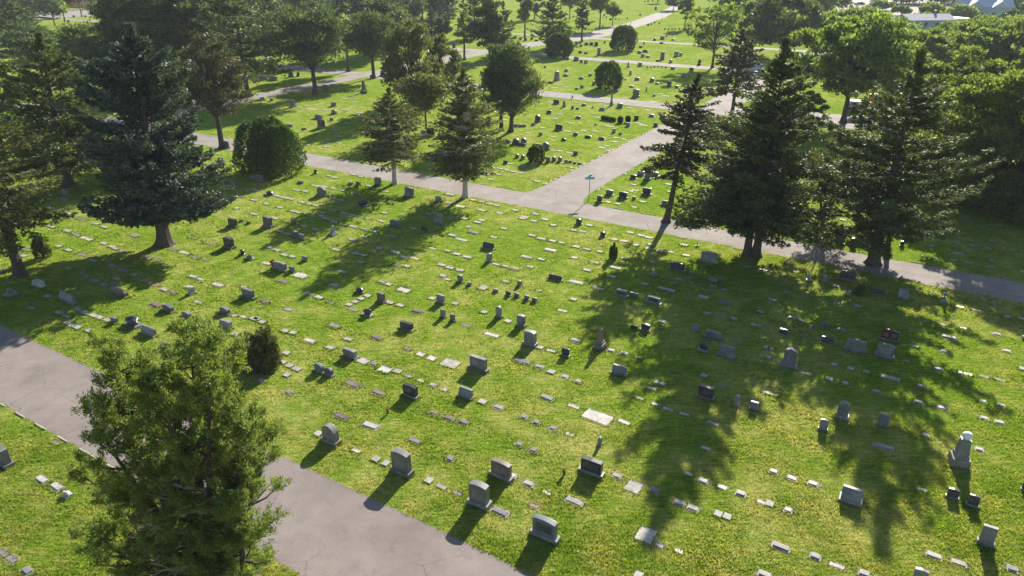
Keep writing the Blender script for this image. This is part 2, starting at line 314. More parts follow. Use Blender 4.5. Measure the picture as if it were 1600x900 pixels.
# ---------------------------------------------------------------- the survey of stones: positions read off the lawn, in quarter pixels of a 400 x 225 window
# upright: x, foot y, width, height, style, stone      styles: t rounded tablet, s arched wide, f square block, k slant, r boulder, p pillar, o obelisk, e pedimented, v statue, m small
UP = {
(0, 225): "405 320 35 45 t l;295 303 40 30 f g;350 252 20 30 p p;1450 520 50 60 f d;1425 650 55 75 s d;1510 695 25 45 r d;1555 722 42 38 r g;1505 487 20 15 m p;1550 500 20 20 m p;235 892 60 50 t w;1578 222 30 32 t l;1597 218 26 30 t l;1420 247 30 30 t g;1450 256 40 25 s g;1405 28 35 50 f d;8 806 20 28 t g",
(0, 450): "405 92 95 65 k g;710 220 35 42 f g;812 243 72 70 r d;915 297 85 60 k g;1043 147 62 50 t g;1158 182 50 42 t g;1398 162 58 50 t g;1405 253 66 60 s g;1032 373 46 40 f g;1545 62 75 65 f g;1185 42 25 60 p w;30 58 50 72 v l;735 42 110 40 s p",
(400, 225): "15 236 48 50 f g;48 184 12 20 p w;370 186 20 28 r d;590 254 25 18 m g;637 260 25 28 m p;757 262 36 58 f g;407 325 55 62 t g;75 321 45 30 r d;275 247 30 18 m p;955 329 55 64 f g;1130 364 28 44 p l;657 392 56 55 r d;1135 502 46 74 f g;1050 552 40 45 t d;865 517 65 45 s b;467 574 34 76 o w;232 502 28 34 m g;240 582 32 44 f g;283 599 34 40 f l;68 522 50 76 f g;302 732 30 34 m g;145 792 78 62 s l;222 802 28 40 m g;1445 658 72 46 k d;1450 740 30 66 p l;1272 867 32 56 f g;1330 887 24 28 m g;1557 124 25 22 m d",
(800, 225): "415 504 36 42 t d;565 580 34 36 t d;40 892 25 45 p l;265 850 88 34 k d;885 828 38 42 t g;1028 796 90 62 s d;1225 742 108 76 s g;1155 642 22 30 v l;160 40 45 46 f l;208 36 44 52 t g;30 87 22 28 t g;65 97 22 32 t g;222 117 24 40 f g;260 107 25 32 t g;297 112 27 36 t l;337 116 20 20 m g;363 116 18 16 m g;390 123 18 14 m g;420 127 20 14 m g;395 68 28 28 f g;963 152 28 20 f d;803 196 45 32 s g;755 217 38 28 f d;843 226 40 76 f g;888 202 52 32 s g;955 212 34 24 f b;605 322 46 40 f b;690 340 54 46 f d;543 366 34 48 f d;760 349 20 24 m g;838 318 54 48 f d;958 388 60 36 k g;40 10 90 22 s d",
(1200, 225): "250 862 42 62 v l;357 862 40 46 f g;490 852 104 66 s d;447 627 56 54 f g;528 642 44 60 f g;835 642 30 40 f d;1310 642 28 22 m g;1440 430 90 66 f g",
(400, 450): "640 32 45 42 r d;776 92 44 72 f p;1150 97 50 64 f g;1165 187 30 60 f g;1225 210 28 52 f g;1513 187 38 82 t g;690 177 54 54 r d;935 262 78 56 f d;580 438 80 66 s g;390 528 58 66 t b;450 548 52 58 t b;1383 516 108 96 f g;958 684 88 90 f d;1296 694 88 76 k g;1495 27 30 26 m g;1573 50 32 34 f d",
(800, 450): "25 57 30 30 f g;88 77 30 36 f g;138 88 30 32 f g;50 242 52 82 f g;105 362 76 106 s g;330 428 50 58 f d;535 386 60 160 o p;680 52 74 46 f b;757 57 54 32 f b;880 97 90 48 s b;762 258 44 30 f d;830 268 58 50 f d;1140 272 52 50 f g;1252 316 104 54 s g;1190 398 62 80 r d;1335 433 110 80 f g;660 547 98 68 k g;1203 693 104 88 f d;1398 740 36 80 p l;1508 764 56 60 f g;960 24 108 26 s g;1250 -36 60 30 f g",
(1200, 450): "495 47 34 36 m g;688 47 90 42 s d;840 72 80 68 k l;1092 102 46 100 v g;92 292 58 42 f d;350 248 60 38 f b;367 350 88 46 k d;752 332 120 80 s r;540 402 136 88 s g;722 437 118 96 s g;125 496 92 130 e g;457 818 82 122 t g;340 893 60 80 f g;712 868 74 88 f g;1597 322 26 26 m g",
(0, 675): "8 210 70 130 f g;395 417 40 62 v w",
(400, 675): "456 72 92 134 t g;900 266 112 166 s g;1384 466 118 166 s g;1524 290 130 120 s p",
(800, 675): "543 88 26 66 p l;488 266 140 108 f d;196 668 160 148 s b",
(1200, 675): "1148 418 82 72 f d;1274 470 80 84 f d;1355 710 106 134 f g;508 454 150 118 k g;1596 372 40 80 f d;935 960 100 115 f l",
(400, 0): "665 582 24 92 o p;668 584 40 20 m l;432 572 32 46 f g;358 585 20 46 p g;221 672 20 56 p g;482 665 30 28 f p;485 713 30 32 t g;470 754 18 20 m g;388 742 44 30 s l;405 802 42 60 f d;208 794 28 20 f g;297 810 25 14 m g;1045 862 34 56 f g;1140 862 24 62 v l;785 476 20 40 p d;725 492 25 25 f d;215 482 25 36 f d;105 502 50 30 s g;50 497 40 26 f g;30 630 18 26 p g;95 632 16 20 m g;1262 388 26 18 m d;1305 415 22 16 m g;1345 412 20 14 m g;1235 300 16 30 f d;20 500 18 30 m g;262 478 18 30 r d",
(800, 0): "273 505 28 66 p g;240 522 30 15 s d;337 447 20 15 m g;333 477 30 16 s g;430 495 28 16 s g;487 475 22 16 f l;510 532 20 26 f g;435 550 20 20 f g;402 560 18 14 m g;400 380 32 28 f g;432 393 14 20 m d;460 397 20 24 m g;345 374 18 14 m d;425 332 20 14 m d;460 337 20 14 m g;540 347 20 52 f g;463 282 22 18 f d;495 282 22 20 f d;525 288 22 28 f d;425 272 15 14 m d;430 292 15 14 m g;402 277 18 18 m g;577 271 9 18 p d;632 389 12 16 m g;722 422 18 40 o g;737 470 13 34 p g;798 414 28 26 f g;780 502 32 20 s g;873 512 30 28 t g;838 570 14 36 v l;772 606 42 54 f g;745 546 30 12 s g;650 573 30 16 s g;662 552 14 16 m d;707 499 14 8 m l;887 602 16 15 m g;980 542 28 38 f b;1027 550 28 18 s g;905 527 25 12 s b;1075 482 32 24 f g;1120 444 30 24 f d;1003 434 28 18 f g;1168 407 24 40 r d;937 374 26 54 f g;907 384 16 12 m d;990 394 20 24 t g;1025 354 28 36 f g;1053 350 22 22 f g;795 334 28 18 s g;832 327 36 18 s d;815 357 20 22 f g;847 360 28 13 s g;803 299 20 14 m d;823 277 9 20 p d;933 274 24 12 f d;890 254 20 18 r d;938 247 28 24 f b;1005 253 20 12 s g;275 650 36 30 f d;322 670 14 46 p g;377 682 14 24 f d;407 684 20 12 m d;447 662 28 16 s g;502 676 12 18 o g;560 692 36 20 k g;617 662 18 96 o l;672 674 36 32 f g;375 614 8 20 p l;158 762 34 48 t d;228 710 34 24 r d;130 784 24 18 f g;75 792 20 16 m g;52 793 25 16 f g;22 791 28 18 f g;412 742 32 18 s g;290 812 46 38 f d;395 847 30 22 s g;472 862 40 18 s d;558 874 40 20 s d;320 880 34 18 r d;177 847 20 22 m g;635 830 22 28 f g;675 842 20 18 r g;775 750 28 30 f d;722 792 26 28 f g;870 730 36 18 s g;938 740 36 22 f d;895 792 26 26 f d;522 781 14 12 m g;22 902 42 42 t g;70 902 36 44 t g;-28 894 24 24 f g;20 240 14 20 m g;52 250 14 20 m g;82 255 20 22 f g;122 248 14 18 m d;152 258 22 12 s d;205 425 12 12 m d;897 62 12 22 f d;800 97 14 12 r d;850 162 12 14 m d;615 127 12 14 m d;398 184 9 10 m g;416 185 9 10 m g;440 186 10 8 m g;457 187 10 8 m g;478 187 10 8 m g;500 188 9 8 m g;520 188 9 8 m g;545 190 9 8 m g;567 170 6 14 p d;630 118 9 10 m g;648 122 9 10 m g;668 124 8 8 m g;845 424 10 12 m g;868 424 10 12 m g;890 420 10 12 m g;912 418 9 10 m g;935 421 10 10 m g;960 424 10 10 m d;955 186 9 12 m b;978 187 9 12 m b;1000 187 9 12 m b;1020 185 9 12 m b;1045 185 9 14 m b;1090 200 10 14 m b;870 154 12 10 m g;890 145 10 12 m g;920 150 10 10 m g;1005 220 12 10 m b;965 230 10 12 m d;400 135 12 18 m g;382 110 10 14 m g;470 98 8 16 m d;575 100 9 14 m d;590 112 8 10 m g;720 118 8 12 m d;850 12 9 12 m d;830 14 8 10 m d;880 8 9 10 m d;910 10 8 10 m d;365 178 9 10 m d;335 128 8 12 m g;318 150 9 10 m g;362 210 8 9 m d;60 115 9 10 m d;40 90 9 10 m g;92 92 9 10 m g;1310 215 14 14 m g;1540 474 26 26 f g",
(0, 0): "460 108 10 14 m d;532 107 10 12 m d;597 104 12 16 m d;424 140 16 16 f d;640 168 10 16 m l;655 170 10 14 m l;672 172 10 16 m l;585 185 8 16 p l;650 196 10 12 m g;360 120 8 12 m g;560 128 8 10 m g",
}
# flat: x, y, length, stone[, b = raised slab on a concrete skirt | d<depth in metres>]
FL = {
(0, 225): "320 400 45 w;395 421 50 g b;430 437 30 w;475 460 60 l;522 472 50 g;322 517 45 w;420 543 45 w;480 565 60 g;545 592 78 w;655 520 35 w;600 500 30 w;837 573 60 l b;370 640 30 g;650 622 35 w;705 643 40 w;726 656 25 w;775 670 60 l;430 665 35 p;165 660 60 g;150 700 30 g;515 690 60 l;580 728 60 w;500 800 50 g;535 827 50 g;590 852 60 l;650 880 60 l;715 885 60 l;710 763 60 g;780 790 60 l;730 845 40 g;840 820 30 g;905 855 60 p;960 875 90 p;985 723 60 l;925 712 60 g;430 780 30 g;1160 680 75 w;1090 660 50 g;1215 705 70 g;1285 722 50 p;1320 625 90 p;1210 585 50 p;1205 832 55 w b;1255 850 50 w b;1360 882 75 w b;1178 892 25 w;1525 893 50 w;1500 330 50 p b;1590 352 40 g;1590 440 45 w b;1480 403 25 w;1595 290 40 p;1345 60 35 w;1470 262 65 l;520 252 30 g;400 345 40 l",
(0, 450): "195 125 62 l;367 157 42 w;415 177 52 l;490 132 58 l;430 222 62 w;480 245 45 p;560 268 38 w;585 172 38 g;625 185 42 p;670 202 38 w;300 55 38 g;975 107 68 p b;1080 27 55 p b;1240 88 52 w;1457 168 56 w;1525 180 46 w;1588 193 40 w b;1030 12 38 p;535 155 38 g;1470 290 30 w;775 45 60 p b",
(400, 225): "455 200 35 g b;490 211 42 w;607 193 30 w;655 205 35 p;375 260 52 w;430 270 40 p;480 278 30 w;258 290 45 p b;310 297 36 p b;540 290 35 w;705 262 30 l;625 310 70 o;810 298 40 w;785 352 50 w;130 325 42 w;172 337 42 w;215 345 40 p;65 375 32 w;295 367 45 w;330 374 45 w;375 385 36 l;485 340 36 w;530 352 40 w;150 398 38 w;235 421 46 w b;270 431 25 w;315 438 25 d;358 452 46 w;412 432 36 w;400 447 50 w;435 470 46 w;490 488 55 w;545 503 50 w;805 432 36 w;608 518 60 w b;677 535 50 w b;735 547 40 w b;480 417 55 l;550 430 55 l;600 443 55 l;652 455 50 l;700 465 50 l;785 483 42 p b;980 527 55 w;675 577 48 w;603 602 56 w b;860 583 56 b b;298 515 36 b b;370 538 52 b b;150 549 45 l;190 562 40 w;115 465 46 w b;500 662 62 w b;622 688 46 l;672 697 46 w;770 655 36 w;870 678 72 w b;925 708 62 w;995 715 62 w;1105 652 50 w;660 740 40 l;885 760 56 l;945 765 36 l;540 800 66 l b;490 885 70 l b;130 660 60 w;80 645 35 w;180 695 36 w;228 705 36 w;65 745 60 w;280 822 85 w d.8;168 860 66 p b;785 865 48 w b;830 878 36 w;920 893 56 d;1195 670 48 w b;1255 689 46 w b;1320 710 66 w b;1160 757 46 w b;1212 775 46 w b;1275 790 46 w b;1195 846 52 w;1170 826 36 l;1500 755 56 w b;1558 768 50 w b;1560 862 52 w b;1425 895 64 w b;1205 372 50 w b;1280 390 66 w d.6;1210 318 70 w b;1360 352 34 w;1410 363 40 w;1460 375 44 w;1505 385 36 w;1410 417 56 w b;1235 454 70 l;1300 468 40 g b;1080 440 36 p;1112 433 36 w;1385 492 56 w b;1412 478 36 w;1330 520 28 w b;1358 555 76 g b;1487 583 52 w;1225 574 56 w b;1285 598 82 w;1525 432 56 l;1550 530 36 o;1085 160 40 l;1160 157 30 l;1475 150 40 w;1525 155 35 w;1570 165 30 w;1445 192 32 w;1515 192 38 w;1465 222 36 w;1590 125 40 w;440 18 40 w;325 8 25 w",
(800, 225): "65 140 56 l b;125 152 30 w;10 175 28 w b;60 183 30 w b;158 235 40 w;255 40 55 p;300 45 36 w;355 55 36 w;560 25 42 w;590 12 36 w;600 42 30 w;320 120 36 w;365 148 36 w;760 255 36 w;770 290 50 w;745 297 30 w;600 365 36 w;660 375 40 w b;815 362 46 w;763 395 50 w;1085 437 74 w;975 253 40 w;990 300 36 w;940 95 30 w;1090 400 34 w;80 458 46 w;65 467 40 l;145 440 56 w b;20 415 40 w;205 473 40 w;135 484 50 w b;258 508 40 w b;485 510 40 w;385 540 36 w b;440 548 48 w b;740 555 40 w;808 573 44 w;855 586 46 w;128 573 44 w b;183 595 62 w b;253 607 44 w b;310 620 50 w b;240 665 86 w b;400 643 45 p;465 660 60 p b;548 675 50 w b;700 608 46 w b;640 598 44 w;770 632 40 w;390 712 38 w;185 722 42 w b;92 708 78 w b;703 717 54 w b;515 742 66 w b;625 770 36 w;662 778 36 w;110 768 54 w b;20 783 54 w b;470 790 46 p b;625 830 66 w b;870 630 44 w b;855 655 46 w;920 670 40 w b;990 677 50 w b;1088 697 46 w b;1075 632 46 w;880 742 36 b;400 865 104 w b;530 897 60 d;830 878 62 l b;1020 868 58 w;1040 848 46 l;1105 838 52 w;1135 805 66 g;1115 862 60 g;1190 878 56 l;1260 892 56 w;1298 838 88 l b;1405 868 50 g;1470 770 40 g;1570 785 56 l;1225 480 66 w",
(1200, 225): "60 546 62 w d.6;255 479 56 w d.8;350 560 34 l;490 587 34 w;468 476 46 w;560 485 36 w;857 480 50 w;600 635 40 w;35 800 52 w;95 817 70 w;128 748 46 w;175 800 36 w;420 888 46 l;1215 525 50 l;1210 588 52 w;1185 622 44 w;1265 632 40 w b;1375 655 46 l;1190 685 82 w;1045 712 56 w;1160 730 42 w;1250 745 46 w;1390 770 70 w b;1405 607 46 l;1530 682 50 l;1390 728 40 l;1590 800 40 w;1570 400 28 w;1580 368 28 w;1240 450 40 l;1265 492 40 l;1055 465 34 w;1085 572 40 l;990 550 34 w;455 98 36 w;440 122 36 l;975 700 50 w;1020 640 34 w;780 520 20 w;875 535 30 w",
(400, 450): "55 86 66 p b;330 40 50 l b;395 60 46 g;470 92 50 l;200 133 58 l;8 193 36 w;40 214 36 w;610 135 60 o;583 105 32 p b;620 88 32 p b;658 68 32 p b;697 50 36 p b;835 92 46 o;903 110 44 p;1005 147 70 p b;1100 67 36 o;1245 98 36 w b;1425 152 34 p;1315 235 66 p;1575 208 40 g b;1475 292 96 w;925 12 78 w d.7;1415 5 40 w;183 268 42 w b;232 281 38 w b;490 237 80 g b;335 332 80 w b;578 320 46 g b;755 312 80 p b;465 373 46 w b;947 378 56 p;1030 413 56 w d.5;1100 438 56 w d.5;1215 471 106 w d.9;672 455 70 w d.6;735 475 52 l b;808 508 78 w d.7;885 522 46 w;955 550 50 w;1030 578 48 w;1105 607 52 w b;1175 633 50 w;1415 713 46 g b;1515 747 74 g b;190 407 40 w b;130 450 32 w b;167 465 34 w b;210 487 36 w b;255 507 44 w b;195 545 34 o;35 580 54 g b;207 655 50 g b;605 603 104 p b;767 657 90 p b;535 803 100 p b;717 862 106 w b;1110 780 72 p b;1205 815 76 p b;1298 840 76 p b",
(800, 450): "170 15 48 w;545 5 64 w;385 72 38 g b;315 142 64 w;400 328 78 l b;940 210 42 w b;175 373 38 g b;245 392 66 w;620 393 58 l b;700 410 58 l b;795 435 56 w;65 460 110 b b;170 493 60 l b;245 525 46 l b;330 555 56 l b;415 585 54 l b;218 688 98 g b;385 740 78 w;535 805 186 w d.95;700 838 84 l;75 807 54 g b;153 840 54 g b;258 877 58 g b;925 598 90 g b;873 630 80 l b;800 690 60 w;900 727 54 l;975 758 76 w;1080 790 74 w;1255 845 90 l;1198 550 44 w;1600 655 90 w;1530 232 84 w;1215 160 46 w;1300 175 64 g b;1390 195 38 w b;1397 330 66 l b;1570 427 60 w;1590 375 40 w;1550 150 46 g;1115 40 56 l;1195 57 66 w d.6;1330 90 88 g b;1235 18 56 g;1440 35 56 l;1325 12 36 w;1310 605 60 o",
(1200, 450): "30 78 76 w b;120 30 46 w;545 18 50 l;435 90 66 g;560 115 46 b;155 190 86 l b;460 262 66 l b;230 296 50 p b;1200 50 56 w;1345 67 50 w;1405 96 56 g b;1200 122 72 l b;1305 142 78 l b;1495 183 46 l;1580 193 46 w;985 207 70 w;1090 227 82 w;1220 250 50 g;1430 290 62 w b;1130 310 110 l b;915 362 70 l;1100 397 66 w b;1490 395 70 w b;865 458 56 w;15 380 40 w;5 435 30 w;410 480 50 w b;515 505 46 w b;615 527 46 w b;765 566 136 l b;1065 508 84 g b;1230 533 106 l;1345 553 78 w;1447 572 84 w;1588 505 40 w b;955 617 70 l b;235 533 92 w;382 571 46 w b;480 597 48 w b;675 647 56 w b;30 665 70 w;940 715 76 l b;1085 750 76 l b;1345 710 66 w b;1455 733 72 w b;1350 815 80 w b;1445 840 86 w b;1600 620 50 w;210 205 40 l",
(0, 675): "352 66 52 o;262 300 78 w b;355 343 82 w b;20 755 62 l;72 795 60 l;170 870 66 g b",
(400, 675): "628 117 60 w;750 170 42 w;812 197 38 w;990 57 92 g b;1215 170 60 g b;1082 305 42 w;1160 340 68 l;1260 382 62 l;1525 500 124 g b;390 12 38 w",
(800, 675): "45 78 58 l b;135 115 58 l b;360 15 54 g;5 275 50 w b;105 325 80 w b;222 380 64 w;140 460 62 p;390 435 132 l b;655 275 76 l b;760 342 100 w d.8;885 368 60 l b;1210 102 68 w;1100 262 64 l;1195 308 80 b b;1310 343 68 b;1430 387 84 b b;1570 442 90 w;1045 443 92 w b;1132 478 90 w b;1288 513 32 w;1345 530 36 w;835 643 116 w d.9;922 708 58 w;1045 745 62 w;1580 893 110 w b;790 898 40 w",
(1200, 675): "35 250 76 l b;150 290 86 l b;280 325 86 l b;730 95 136 l b;985 22 52 l b;1320 110 74 l b;960 357 92 l;10 450 45 w;125 490 72 l b;80 720 140 l b;295 780 92 g b;430 835 104 w;600 885 100 l b;1035 775 130 w b;1190 820 130 w b;1525 858 82 g b",
(400, 0): "165 633 36 w;130 655 26 w;310 662 34 w;270 672 34 w;345 682 50 w;430 690 40 p;560 620 40 w;600 602 34 w;520 897 38 w;520 855 34 l;490 812 40 l;600 835 26 l;570 770 34 w;645 706 44 w;1550 748 36 w;1525 835 28 w;1580 880 28 w;450 872 30 l;640 590 26 w;560 690 40 l;620 640 34 l;380 660 30 w",
(800, 0): "300 527 60 o;265 550 46 w;330 545 34 w;880 635 50 w;960 602 46 w;740 676 36 g;300 715 40 g;530 735 46 w;270 742 34 w;370 772 40 w;610 792 46 w;790 772 40 w;820 782 50 w;345 822 46 w;640 887 46 w;650 862 34 w;560 636 34 w;700 612 40 w;930 660 40 w;260 858 30 w;520 822 36 w;190 800 34 w;100 832 34 w;700 872 30 w;450 820 36 l;240 640 30 w;400 640 30 w;590 662 34 w;850 690 30 w;620 742 26 w;210 560 30 w;480 588 34 w;850 545 30 w;930 588 30 w;370 462 26 w;560 620 26 w",
}
# what each well-known stone is called: (window, x, foot y): (short reference, full label)
MARK = {
(400, 675, 456, 72): ("the tall rounded headstone by the near road", "tall rounded grey headstone on stone base beside the near road, closest to the foreground cedar"),
(400, 675, 900, 266): ("the headstone whose shadow reaches the road", "tall grey headstone with pale top whose long shadow reaches onto the near road"),
(400, 675, 1384, 466): ("the square-topped tall headstone above the road bend", "tall light-topped grey headstone between the pink-brown stone and the near road"),
(400, 675, 1524, 290): ("the brown arched headstone", "low arched brown headstone behind the tall grey headstones near the road"),
(800, 675, 196, 668): ("the blue-grey double headstone", "wide blue-grey arched headstone on dark base nearest the corner of the near road"),
(800, 675, 488, 266): ("the dark wide slab headstone", "dark wide slab headstone on a pale base below a thin white post"),
(1200, 675, 508, 454): ("the wide blue slanted headstone", "wide slanted blue-grey headstone with curved top beside the long tree shadow"),
(1200, 675, 1355, 710): ("the thick grey headstone at the lower right", "thick grey headstone on pale base with empty grass around, lower right corner"),
(1200, 675, 1148, 418): ("the left one of the two dark headstones", "left one of two dark headstones standing below the ball-topped monument"),
(1200, 675, 1274, 470): ("the right one of the two dark headstones", "right one of two dark headstones, in the ball-topped monument's shadow"),
(1200, 450, 125, 496): ("the pedimented monument", "large grey headstone with gabled top on a stepped base, lit at its top"),
(1200, 450, 457, 818): ("the square-shouldered grey headstone", "upright grey headstone with white-edged base inside the large right tree shadow"),
(1200, 450, 340, 893): None,
(1200, 450, 752, 332): ("the red granite headstone", "wide red granite headstone with two paler panels on a pale base"),
(1200, 450, 540, 402): ("the wide grey companion headstone", "wide arched grey headstone on white base below and left of the red one"),
(1200, 450, 722, 437): ("the taller grey companion headstone", "wide arched grey headstone on white base directly below the red one"),
(1200, 450, 1092, 102): ("the grey statue by the road", "narrow grey statue on a pale base at the shaded edge of the middle road"),
(1200, 450, 840, 72): ("the pale green-grey headstone", "broad pale grey-green headstone in tree shade near the middle road"),
(1200, 225, 490, 852): ("the black headstone beside the road", "wide black headstone with white ends close to the middle road"),
(1200, 225, 250, 862): ("the white cherub statue", "small white statue standing at the edge of the middle road"),
(800, 225, 1225, 742): ("the big shaded headstone by the firs", "broad grey headstone on wide base in shade in front of the twin firs"),
(800, 225, 1028, 796): ("the dark shaded headstone left of the big one", "dark wide headstone on white base in the fir shadow"),
(800, 225, 843, 226): ("the tall dark headstone right of the side road", "tall dark headstone standing highest in the cluster right of the side road"),
(800, 225, 265, 850): ("the dark slanted headstone", "wide dark slanted headstone alone on sunlit grass south of the middle road"),
(800, 450, 535, 386): ("the red-brown obelisk", "slim red-brown obelisk on a pale square base at the tree shadow's edge"),
(800, 450, 105, 362): ("the tall grey arched headstone", "tall grey arched headstone on thick base left of the red-brown obelisk"),
(800, 450, 1190, 398): ("the black boulder headstone", "black rough-topped headstone on a white base deep in the tree shadow"),
(800, 450, 1335, 433): ("the shaded headstone with wings", "broad grey headstone on wide base next to the black rough-topped one"),
(800, 450, 1203, 693): ("the dark shaded block", "broad dark headstone on base at the centre of the large tree shadow"),
(800, 450, 1398, 740): ("the thin white pillar", "narrow white rounded pillar at the right rim of the large tree shadow"),
(800, 450, 660, 547): ("the low blue slanted headstone", "low blue-grey slanted headstone with pale rim between two lobes of shadow"),
(400, 450, 1383, 516): ("the big grey block headstone", "big grey block headstone on a wide base near the centre of the lawn"),
(400, 450, 958, 684): ("the dark block on a wide base", "dark upright block headstone on a wide stepped base left of the centre"),
(400, 450, 580, 438): ("the arched stone with a dark face", "arched grey headstone at the left end of a long row of flat markers"),
(400, 450, 390, 528): ("the left one of the twin blue tablets", "left one of two leaning blue-grey tablet headstones near the juniper bush"),
(400, 450, 450, 548): ("the right one of the twin blue tablets", "right one of two leaning blue-grey tablet headstones near the juniper bush"),
(400, 450, 935, 262): ("the black headstone on a white slab", "black rectangular headstone set on a white slab beside a thin hook pole"),
(400, 450, 1513, 187): ("the slim rounded tablet", "slim tall rounded grey tablet with a long shadow above the big block"),
(400, 450, 776, 92): ("the pink narrow headstone", "narrow pinkish upright headstone at the end of four tiny markers"),
(400, 225, 467, 574): ("the white obelisk", "small pointed white obelisk just at the spruce shadow's lower edge"),
(400, 225, 657, 392): ("the black heart-shaped stone", "black heart-shaped headstone on a pale base in the first road tree's shadow"),
(400, 225, 407, 325): ("the rounded stone above the shadow", "rounded grey headstone on base in sun above the dappled tree shadow"),
(400, 225, 955, 329): ("the square stone between the road trees", "square grey headstone with a white top between the two road conifers"),
(400, 225, 1135, 502): ("the grey stone under the right road tree", "tall grey headstone on base within the second road conifer's trunk shadow"),
(400, 225, 145, 792): ("the arched stone with a vase", "light grey arched headstone on white base with a dark vase beside it"),
(400, 225, 1445, 658): ("the dark slanted stone above the pillar", "dark slanted headstone just above a short white pillar in the sun"),
(0, 225, 1425, 650): ("the dark tablet by the blue spruce", "dark arched headstone on white base right of the blue spruce trunk"),
(0, 450, 812, 243): ("the dark tilted stone", "dark rough headstone on a black base behind the foreground cedar top"),
(0, 450, 405, 92): ("the slanted stone in the left shade", "wide slanted grey headstone alone in the left tree shade above the near road"),
(0, 450, 1545, 62): ("the stepped block stone", "grey block headstone on a stepped base in sun left of a long row of markers"),
(0, 450, 30, 58): ("the pale cross base", "pale cross-shaped monument cut by the left edge of the photo"),
(0, 675, 395, 417): ("the white post", "small white pillar on a base beside two thick white slabs"),
(0, 675, 8, 210): ("the grey stone at the left edge", "grey headstone on white base cut by the left edge below the near road"),
(800, 0, 617, 662): ("the tall white spire", "tall white spire monument at the edge of the cross road"),
(800, 0, 273, 505): ("the tall square pillar", "tall square grey pillar on the lawn left of the round bush"),
(800, 0, 772, 606): ("the broad grey monument", "broad tall grey monument just above the cross road right of the round bush"),
(800, 0, 937, 374): ("the tall double-block monument", "tall grey block monument below the far cross road"),
(800, 0, 70, 902): ("the twin rounded stones", "right one of two broad rounded headstones at the shaded trunk shadow"),
(400, 0, 665, 582): ("the brown obelisk", "tall brown-white obelisk in the shaded lawn beside the back road"),
(400, 0, 405, 802): ("the dark headstone with a pale neighbour", "dark brown block headstone standing in front of a pale rounded one"),
(800, 0, 540, 347): ("the plain grey stele by the far road", "plain grey stele left of the far round bush"),
(800, 0, 158, 762): ("the dark rounded headstone", "dark rounded headstone right of the twin-trunk tree"),
}
# ---------------------------------------------------------------- stones
def parse(tab):
    out = []
    for (ox, oy), s in tab.items():
        for e in s.split(';'):
            t = e.split(); x, y, w = float(t[0]), float(t[1]), float(t[2])
            out.append(((ox, oy, int(x), int(y)), ox+x/4, oy+y/4, w/4, t[3:]))
    return out
def row_px(x, y):                            # photo pixels per metre along the rows at a ground point
    a = np.array(proj(x-D[0]*.5, y-D[1]*.5)); b = np.array(proj(x+D[0]*.5, y+D[1]*.5)); return abs((b-a)[0]), np.linalg.norm(b-a)
FOOT = []                                    # footprints (x, y, rz, w, d) kept for the grass
ITEMS = []                                   # everything that needs an automatic label
def arch(w, h, rise, n=10, x0=0):
    p = [(-w/2, 0), (w/2, 0), (w/2, h-rise)]
    for i in range(1, n): a = i/n; p.append((w/2-w*a, h-rise+rise*math.sin(math.pi*a)**.8))
    return p+[(-w/2, h-rise)]
